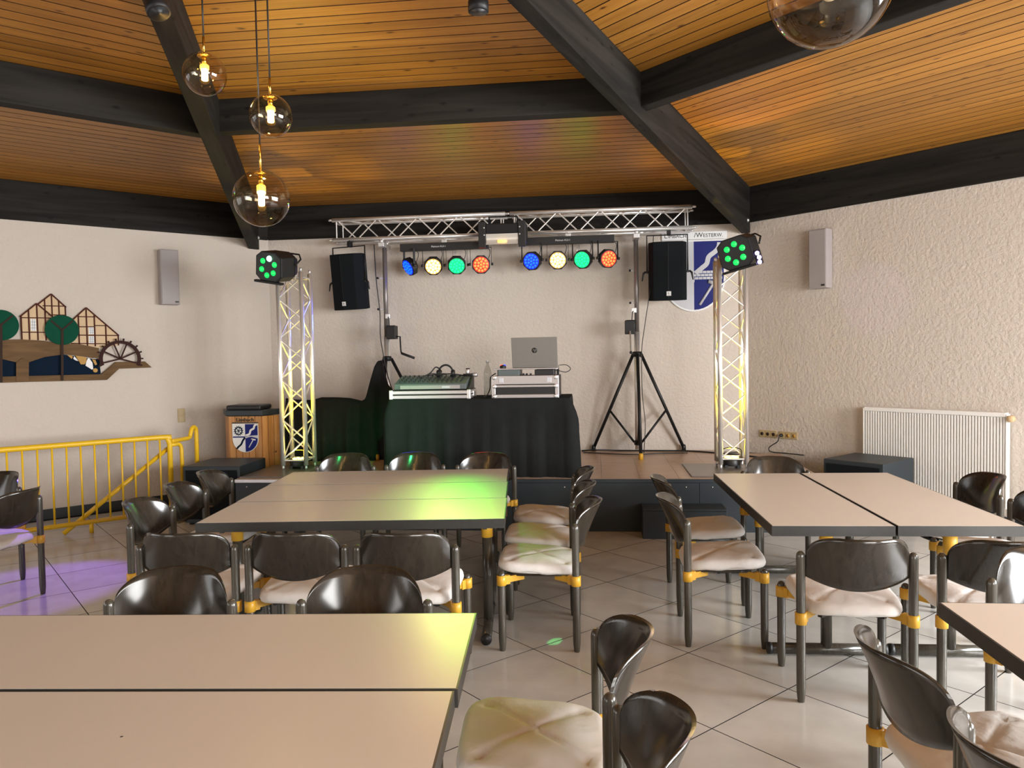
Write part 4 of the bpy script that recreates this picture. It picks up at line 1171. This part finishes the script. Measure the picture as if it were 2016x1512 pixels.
rd = on_wall('radiator', 'white ribbed panel radiator on the right wall', 'radiator', 1, -.807, 0)
RW = 1.285
MB().bb(-RW / 2, RW / 2, -.085, -.035, .20, 1.055).build('body', M['radiator'], rd)
rb = MB(); nr = 50; p_ = RW / nr; vs = []
for i in range(nr):
    x = -RW / 2 + i * p_
    for (dx, dy) in ((0, -.086), (.30, -.086), (.42, -.108), (.88, -.108)):
        vs.append((x + dx * p_, dy))
vs.append((RW / 2, -.086))
n_ = len(vs)
rb.add([(x, y, .215) for x, y in vs] + [(x, y, 1.03) for x, y in vs], [(i, i + 1, n_ + i + 1, n_ + i) for i in range(n_ - 1)])
rbo = rb.build('ribs', M['radiator'], rd); rbo['kind'] = 'stuff'
MB().bb(-RW / 2 - .004, RW / 2 + .004, -.112, -.03, 1.032, 1.072).build('top_grille', M['radiator'], rd, .006)
for s in (-1, 1): MB().bb(s * RW / 2 - .006 + s * .008, s * RW / 2 + .006 + s * .008, -.112, -.03, .20, 1.06).build('side_panel', M['radiator'], rd, .003)
MB().tube([(RW / 2, -.07, 1.02), (RW / 2 + .05, -.07, 1.02)], .014, 10).build('valve', M['aludull'], rd)
MB().lathe([(.026, 0), (.031, .012), (.031, .06), (.024, .068)], 14, TR(RW / 2 + .045, -.07, 1.02) @ RX(pi / 2)).build('thermostat_knob', M['cream'], rd)
for s in (-.45, .45):
    MB().bb(s - .02, s + .02, -.036, 0, .30, .95).build('wall_bracket', M['radiator'], rd)

# village shield on the back wall
sg = on_wall('village_sign', 'large blue and silver village shield with name banner on the back wall', 'sign', 0, 2.333, 0)
MB().bb(-.372, .388, -.022, -.004, 3.0, 3.09).build('banner', M['white'], sg, .002)
text('lettering', 'L', .078, M['text'], sg, (-.345, -.0235, 3.046), (pi / 2, 0, 0), .001, 'LEFT')
text('lettering', 'IMBACH', .060, M['text'], sg, (-.300, -.0235, 3.041), (pi / 2, 0, 0), .001, 'LEFT', .98)
text('lettering', '/W', .078, M['text'], sg, (.005, -.0235, 3.046), (pi / 2, 0, 0), .001, 'LEFT')
text('lettering', 'ESTERW.', .060, M['text'], sg, (.110, -.0235, 3.041), (pi / 2, 0, 0), .001, 'LEFT', .98)
scx, stp = 0.0, 2.995
bw_, bh_ = .735, .85
PL = MB().prism(shield_poly(0, 2.995, bw_, bh_), .004, .022, XZ).build('shield_plate', M['white'], sg, .002)
sw_, shh = bw_ - .03, bh_ - .03; stp = 2.98
MB().prism(clip_half(True), .022, .0235, XZ).build('blue_field', M['blue'], PL)
MB().prism(clip_half(False), .022, .0235, XZ).build('silver_field', M['silver'], PL)
MB().prism(ribbon([(.02, 2.60), (.10, 2.665), (.15, 2.71), (.175, 2.79), (.25, 2.85), (.29, 2.90), (.30, 2.955)], .055), .0235, .026, XZ).build('river', M['silver'], PL)
MB().tube([(.065, -.027, 2.225), (.225, -.027, 2.475)], .016, 8).tube([(.165, -.027, 2.50), (.275, -.027, 2.465)], .024, 8).build('hammer', M['silver'], PL)
for r_ in range(3):
    z = 2.625 - r_ * .036
    for q in range(8):
        x0 = -.035 + q * .046 + (.023 if r_ % 2 else 0)
        if x0 + .042 > .34: continue
        MB().prism([(x0, z), (x0 + .041, z), (x0 + .041, z - .028 - (.03 if r_ == 2 and (q < 1) else 0)), (x0, z - .028 - (.05 if r_ == 2 and q < 1 else 0))], .0236, .027, XZ).build('brick', M['silver'], PL)

# ------------------------------------------------------------------ wooden village relief on the left wall
mu = on_wall('wall_relief', 'wooden relief of houses, trees, bridge and water wheel on the left wall', 'wall decoration', -1, 0, 0)
def pz(poly, d0, d1, name, m, par=None, bev=.002):
    return MB().prism(poly, d0, d1, XZ).build(name, M[m], par or mu, bev)
pz([(-.60, 1.755), (-.60, 1.54), (.0, 1.54), (.95, 1.54), (.98, 1.545), (.97, 1.70), (.6, 1.77), (.05, 1.75)], .003, .012, 'water', 'navy')
pz([(-.60, 1.483), (.04, 1.482), (.294, 1.482), (1.033, 1.476), (1.16, 1.598), (1.501, 1.603), (1.43, 1.674), (1.13, 1.675), (.979, 1.542), (.296, 1.544), (-.6, 1.545)], .003, .048, 'bank', 'oak')
pz([(-.60, 1.925), (-.35, 1.93), (0, 1.925), (.246, 1.929), (.455, 1.912), (.588, 1.885), (.787, 1.875), (.966, 1.830), (.962, 1.723), (.90, 1.722), (.82, 1.742), (.637, 1.766), (.560, 1.757), (.449, 1.741), (.36, 1.71), (.301, 1.686), (.187, 1.690), (.12, 1.71), (.049, 1.731), (-.06, 1.748), (-.2, 1.75), (-.35, 1.73), (-.46, 1.69), (-.60, 1.69)], .013, .040, 'bridge', 'oak')
pz([(.180, 1.485), (.187, 1.690), (.245, 1.735), (.301, 1.688), (.292, 1.485)], .041, .055, 'bridge_pier', 'oak')
def house(wall, bars, nm='house', depth=.004):
    h = pz(wall, .004, .014, nm, 'cream')
    for (x0, z0, x1, z1, w) in bars:
        d = Vector((x1 - x0, z1 - z0)); n = Vector((-d.y, d.x)).normalized() * w / 2
        pz([(x0 - n.x, z0 - n.y), (x1 - n.x, z1 - n.y), (x1 + n.x, z1 + n.y), (x0 + n.x, z0 + n.y)], .0145, .024, 'timber', 'timber', h, .001)
    return h
def win(h, x0, x1, z0, z1, nx, nz):
    w = pz([(x0, z0), (x1, z0), (x1, z1), (x0, z1)], .0145, .019, 'window', 'white', h, .0005)
    return w
h2 = house([(.411, 2.303), (.533, 2.413), (.660, 2.279), (.660, 1.93), (.411, 1.93)], [(.40, 2.293, .533, 2.413, .014), (.533, 2.413, .668, 2.272, .014), (.660, 2.29, .660, 1.95, .013), (.535, 2.40, .535, 1.95, .012), (.60, 2.34, .60, 1.95, .012), (.47, 2.35, .47, 2.2, .012), (.45, 2.285, .66, 2.285, .010), (.5, 2.19, .66, 2.19, .010)])
h1 = house([(.247, 1.925), (.247, 2.175), (.396, 2.309), (.524, 2.185), (.524, 1.915)], [(.240, 2.165, .396, 2.309, .014), (.396, 2.309, .535, 2.172, .014), (.251, 2.17, .251, 1.925, .014), (.32, 2.235, .32, 1.925, .013), (.396, 2.30, .396, 1.92, .013), (.470, 2.23, .470, 1.915, .013), (.247, 2.156, .524, 2.156, .010), (.247, 2.005, .524, 2.002, .010)])
h3 = house([(.690, 1.86), (.690, 2.105), (.859, 2.275), (1.172, 1.972), (1.172, 1.86), (.982, 1.83)], [(.68, 2.095, .859, 2.275, .014), (.859, 2.275, 1.176, 1.968, .014), (1.168, 1.975, 1.168, 1.86, .013), (.78, 2.19, .78, 1.87, .013), (.858, 2.26, .858, 1.85, .013), (.935, 2.195, .935, 1.85, .013), (1.045, 2.09, 1.045, 1.85, .013), (.78, 2.175, .945, 2.175, .010), (.78, 2.065, .93, 2.065, .010), (.935, 2.08, 1.05, 2.08, .010), (.70, 1.975, 1.168, 1.97, .011), (.70, 1.885, 1.05, 1.878, .010)])
for (h, x0, x1, z0, z1) in ((h1, .335, .383, 2.018, 2.143), (h3, .875, .925, 1.985, 2.06), (h3, .875, .925, 1.885, 1.962)):
    w = win(h, x0, x1, z0, z1, 3, 4)
    g = MB()
    for i in range(1, 3): g.bb(x0 + (x1 - x0) * i / 3 - .0012, x0 + (x1 - x0) * i / 3 + .0012, -.0215, -.019, z0, z1)
    for i in range(1, 4): g.bb(x0, x1, -.0215, -.019, z0 + (z1 - z0) * i / 4 - .0012, z0 + (z1 - z0) * i / 4 + .0012)
    g.build('glazing_bars', M['text'], h)
def tree(cx, cz, r, foot):
    c = pz([(cx + r * cos(i * pi / 24), cz + r * sin(i * pi / 24)) for i in range(48)], .041, .056, 'tree_crown', 'green')
    for dx in (-.100, .105):
        d = Vector((dx, .100)); n = Vector((-d.y, d.x)).normalized() * .009
        pz([(cx - n.x, cz - n.y), (cx + d.x - n.x, cz + d.y - n.y), (cx + d.x + n.x, cz + d.y + n.y), (cx + n.x, cz + n.y)], .0565, .064, 'branch', 'darkbrown', c, .001)
    pz([(cx - .012, cz + .005), (cx + .012, cz + .005), (cx - .008, foot), (cx - .030, foot)], .0565, .066, 'tree_trunk', 'darkbrown', c, .001)
tree(.616, 2.028, .160, 1.485); tree(.069, 2.075, .158, 1.485)
pz([(-.24 + .15 * cos(i * pi / 24), 2.19 + .15 * sin(i * pi / 24)) for i in range(48)], .028, .041, 'tree_crown', 'green')
for poly, m_ in (([(.66, 1.757), (.70, 1.757), (.712, 1.735), (.70, 1.715)], 'ochre'), ([(.725, 1.745), (.745, 1.72), (.764, 1.690), (.735, 1.70), (.715, 1.717)], 'white'), ([(.735, 1.752), (.80, 1.742), (.845, 1.728), (.84, 1.68), (.82, 1.653), (.785, 1.655), (.76, 1.705)], 'ochre'),
                 ([(.855, 1.72), (.87, 1.722), (.90, 1.67), (.905, 1.60), (.89, 1.595), (.83, 1.64), (.838, 1.68)], 'white'), ([(.895, 1.71), (.93, 1.70), (.945, 1.65), (.925, 1.64)], 'ochre'), ([(.925 + .024 * cos(i * pi / 6), 1.585 + .024 * sin(i * pi / 6)) for i in range(12)], 'ochre')):
    pz(poly, .0125, .026, 'stone', m_)
wl = MB(); wx, wz = 1.175, 1.708
ang = [(-.42 + i * (pi + .80) / 26) for i in range(27)]
ring = [(wx + .212 * cos(a), wz + .205 * sin(a)) for a in ang] + [(wx + .178 * cos(a), wz + .172 * sin(a)) for a in reversed(ang)]
WH = pz(ring, .045, .062, 'water_wheel', 'wheelbrown')
for i in range(6):
    a = -.30 + i * (pi + .55) / 5
    d = Vector((cos(a), sin(a))); n = Vector((-d.y, d.x)) * .0075
    pz([(wx - n.x, wz - n.y), (wx + d.x * .19 - n.x, wz + d.y * .185 - n.y), (wx + d.x * .19 + n.x, wz + d.y * .185 + n.y), (wx + n.x, wz + n.y)], .047, .058, 'spoke', 'wheelbrown', WH, .001)
for i in range(12):
    a = -.35 + i * (pi + .7) / 11
    d = Vector((cos(a), sin(a))); n = Vector((-d.y, d.x)) * .008
    pz([(wx + d.x * .205 - n.x, wz + d.y * .198 - n.y), (wx + d.x * .236 - n.x, wz + d.y * .23 - n.y), (wx + d.x * .236 + n.x, wz + d.y * .23 + n.y), (wx + d.x * .205 + n.x, wz + d.y * .198 + n.y)], .043, .064, 'paddle', 'wheelbrown', WH, .001)

# ------------------------------------------------------------------ pendant lamps
def globe_me(r):
    mb = MB(); n, m = 32, 20; vs = []
    for i in range(1, m):
        a = pi * i / m
        for j in range(n): vs.append((r * sin(a) * cos(2 * pi * j / n), r * sin(a) * sin(2 * pi * j / n), r * cos(a)))
    fs = [(i * n + j, i * n + (j + 1) % n, (i + 1) * n + (j + 1) % n, (i + 1) * n + j) for i in range(m - 2) for j in range(n)]
    fs = [f[::-1] for f in fs]
    mb.add(vs, fs, True)
    mb.f.append(list(range(n))); mb.sm.append(True)
    mb.f.append([(m - 2) * n + j for j in reversed(range(n))]); mb.sm.append(True)
    return mb
def pendant(x, y, z, r, stem, on, lab, power=5):
    t = thing('globe_pendant', lab, 'lamp', (x, y, z), 0, 'globe pendant lamps')
    zc = 3.78 - z
    MB().tube([(0, 0, r + stem), (0, 0, zc)], .0045, 6).build('cord', M['black'], t)
    MB().tube([(0, 0, r - .003), (0, 0, r + stem)], .0065, 8).build('stem', M['brass'], t)
    globe_me(r).build('glass_globe', M['globe'], t)
    MB().lathe([(.035, r - .022), (.038, r - .014), (.012, r - .006)], 16).build('cap', M['brass'], t)
    zz = r - .022
    if on:
        b1, b2 = M['bulbneck'], M['bulb']
    else:
        b1 = b2 = M['bulboff']
    h = r * .92
    MB().lathe([(.014, zz), (.014, zz - h * .42)], 12).build('lamp_holder', M['brass'] if on else M['aludull'], t)
    MB().lathe([(.019, zz - h * .40), (.024, zz - h * .44), (.024, zz - h * .62), (.019, zz - h * .64)], 12).build('bulb_neck', b1, t)
    MB().lathe([(.0165, zz - h * .63), (.0165, zz - h * 1.18), (.012, zz - h * 1.21)], 12).build('bulb', b2, t)
    if on:
        d = bpy.data.lights.new('bulb_light', 'POINT'); d.energy = power; d.color = (1.0, .62, .22); d.shadow_soft_size = .03
        o = bpy.data.objects.new('bulb_light', d); COL.objects.link(o); o.parent = t; o.location = (0, 0, zz - h * 1.24)
    return t
pendant(-.920, 1.747, 3.224, .114, .085, True, 'lit clear glass globe pendant lamp, highest of the cluster of three')
pendant(-.508, 1.638, 2.947, .110, .085, True, 'lit clear glass globe pendant lamp, middle height of the cluster of three')
pendant(-.635, 1.778, 2.551, .151, .14, True, 'lit large glass globe pendant lamp, lowest of the cluster of three')
pendant(1.758, -.222, 2.592, .153, .14, False, 'unlit large smoky glass globe pendant lamp at the upper right edge')

# ceiling spotlights
def ceiling_spot(x, y, zb, tilt, rz, lab, L=.20, r=.052):
    t = thing('ceiling_spotlight', lab, 'lamp', (x, y, zb), rz, 'black ceiling spotlights')
    Mt = RX(tilt)
    MB().lathe([(r * .86, .0), (r, .002), (r, .05), (r * .93, .052), (r * .93, L), (r * .7, L + .012)], 20, Mt).build('housing', M['blackmetal'], t)
    MB().tube([(0, 0, L * .6 + .05), (0, 0, 3.76 - zb)], .010, 8).build('stem', M['blackmetal'], t)
    MB().lathe([(r * .84, -.001), (r * .4, .02)], 16, Mt).build('lens', M['black'], t)
    MB().tube([Mt @ Vector((-r - .006, 0, L * .45)), (-r - .006, 0, L + .05), (r + .006, 0, L + .05), Mt @ Vector((r + .006, 0, L * .45))], .006, 6).build('bracket', M['blackmetal'], t)
    return t
csp = ceiling_spot(.602, 1.613, 3.395, 0, 0, 'black cylinder spotlight hanging at the top middle of the picture')
spot('added_green_beam', csp, (.602, 1.613, 3.385), (-.95, 5.05, .98), 620, (.05, 1.0, .24), 23, 1.0, .03)  # green beam added to this spotlight to wash the black cloth
ceiling_spot(-.965, 1.40, 3.40, R(-24), R(62), 'black cylinder spotlight, tilted, hanging at the top left beside the beam', .24, .058)
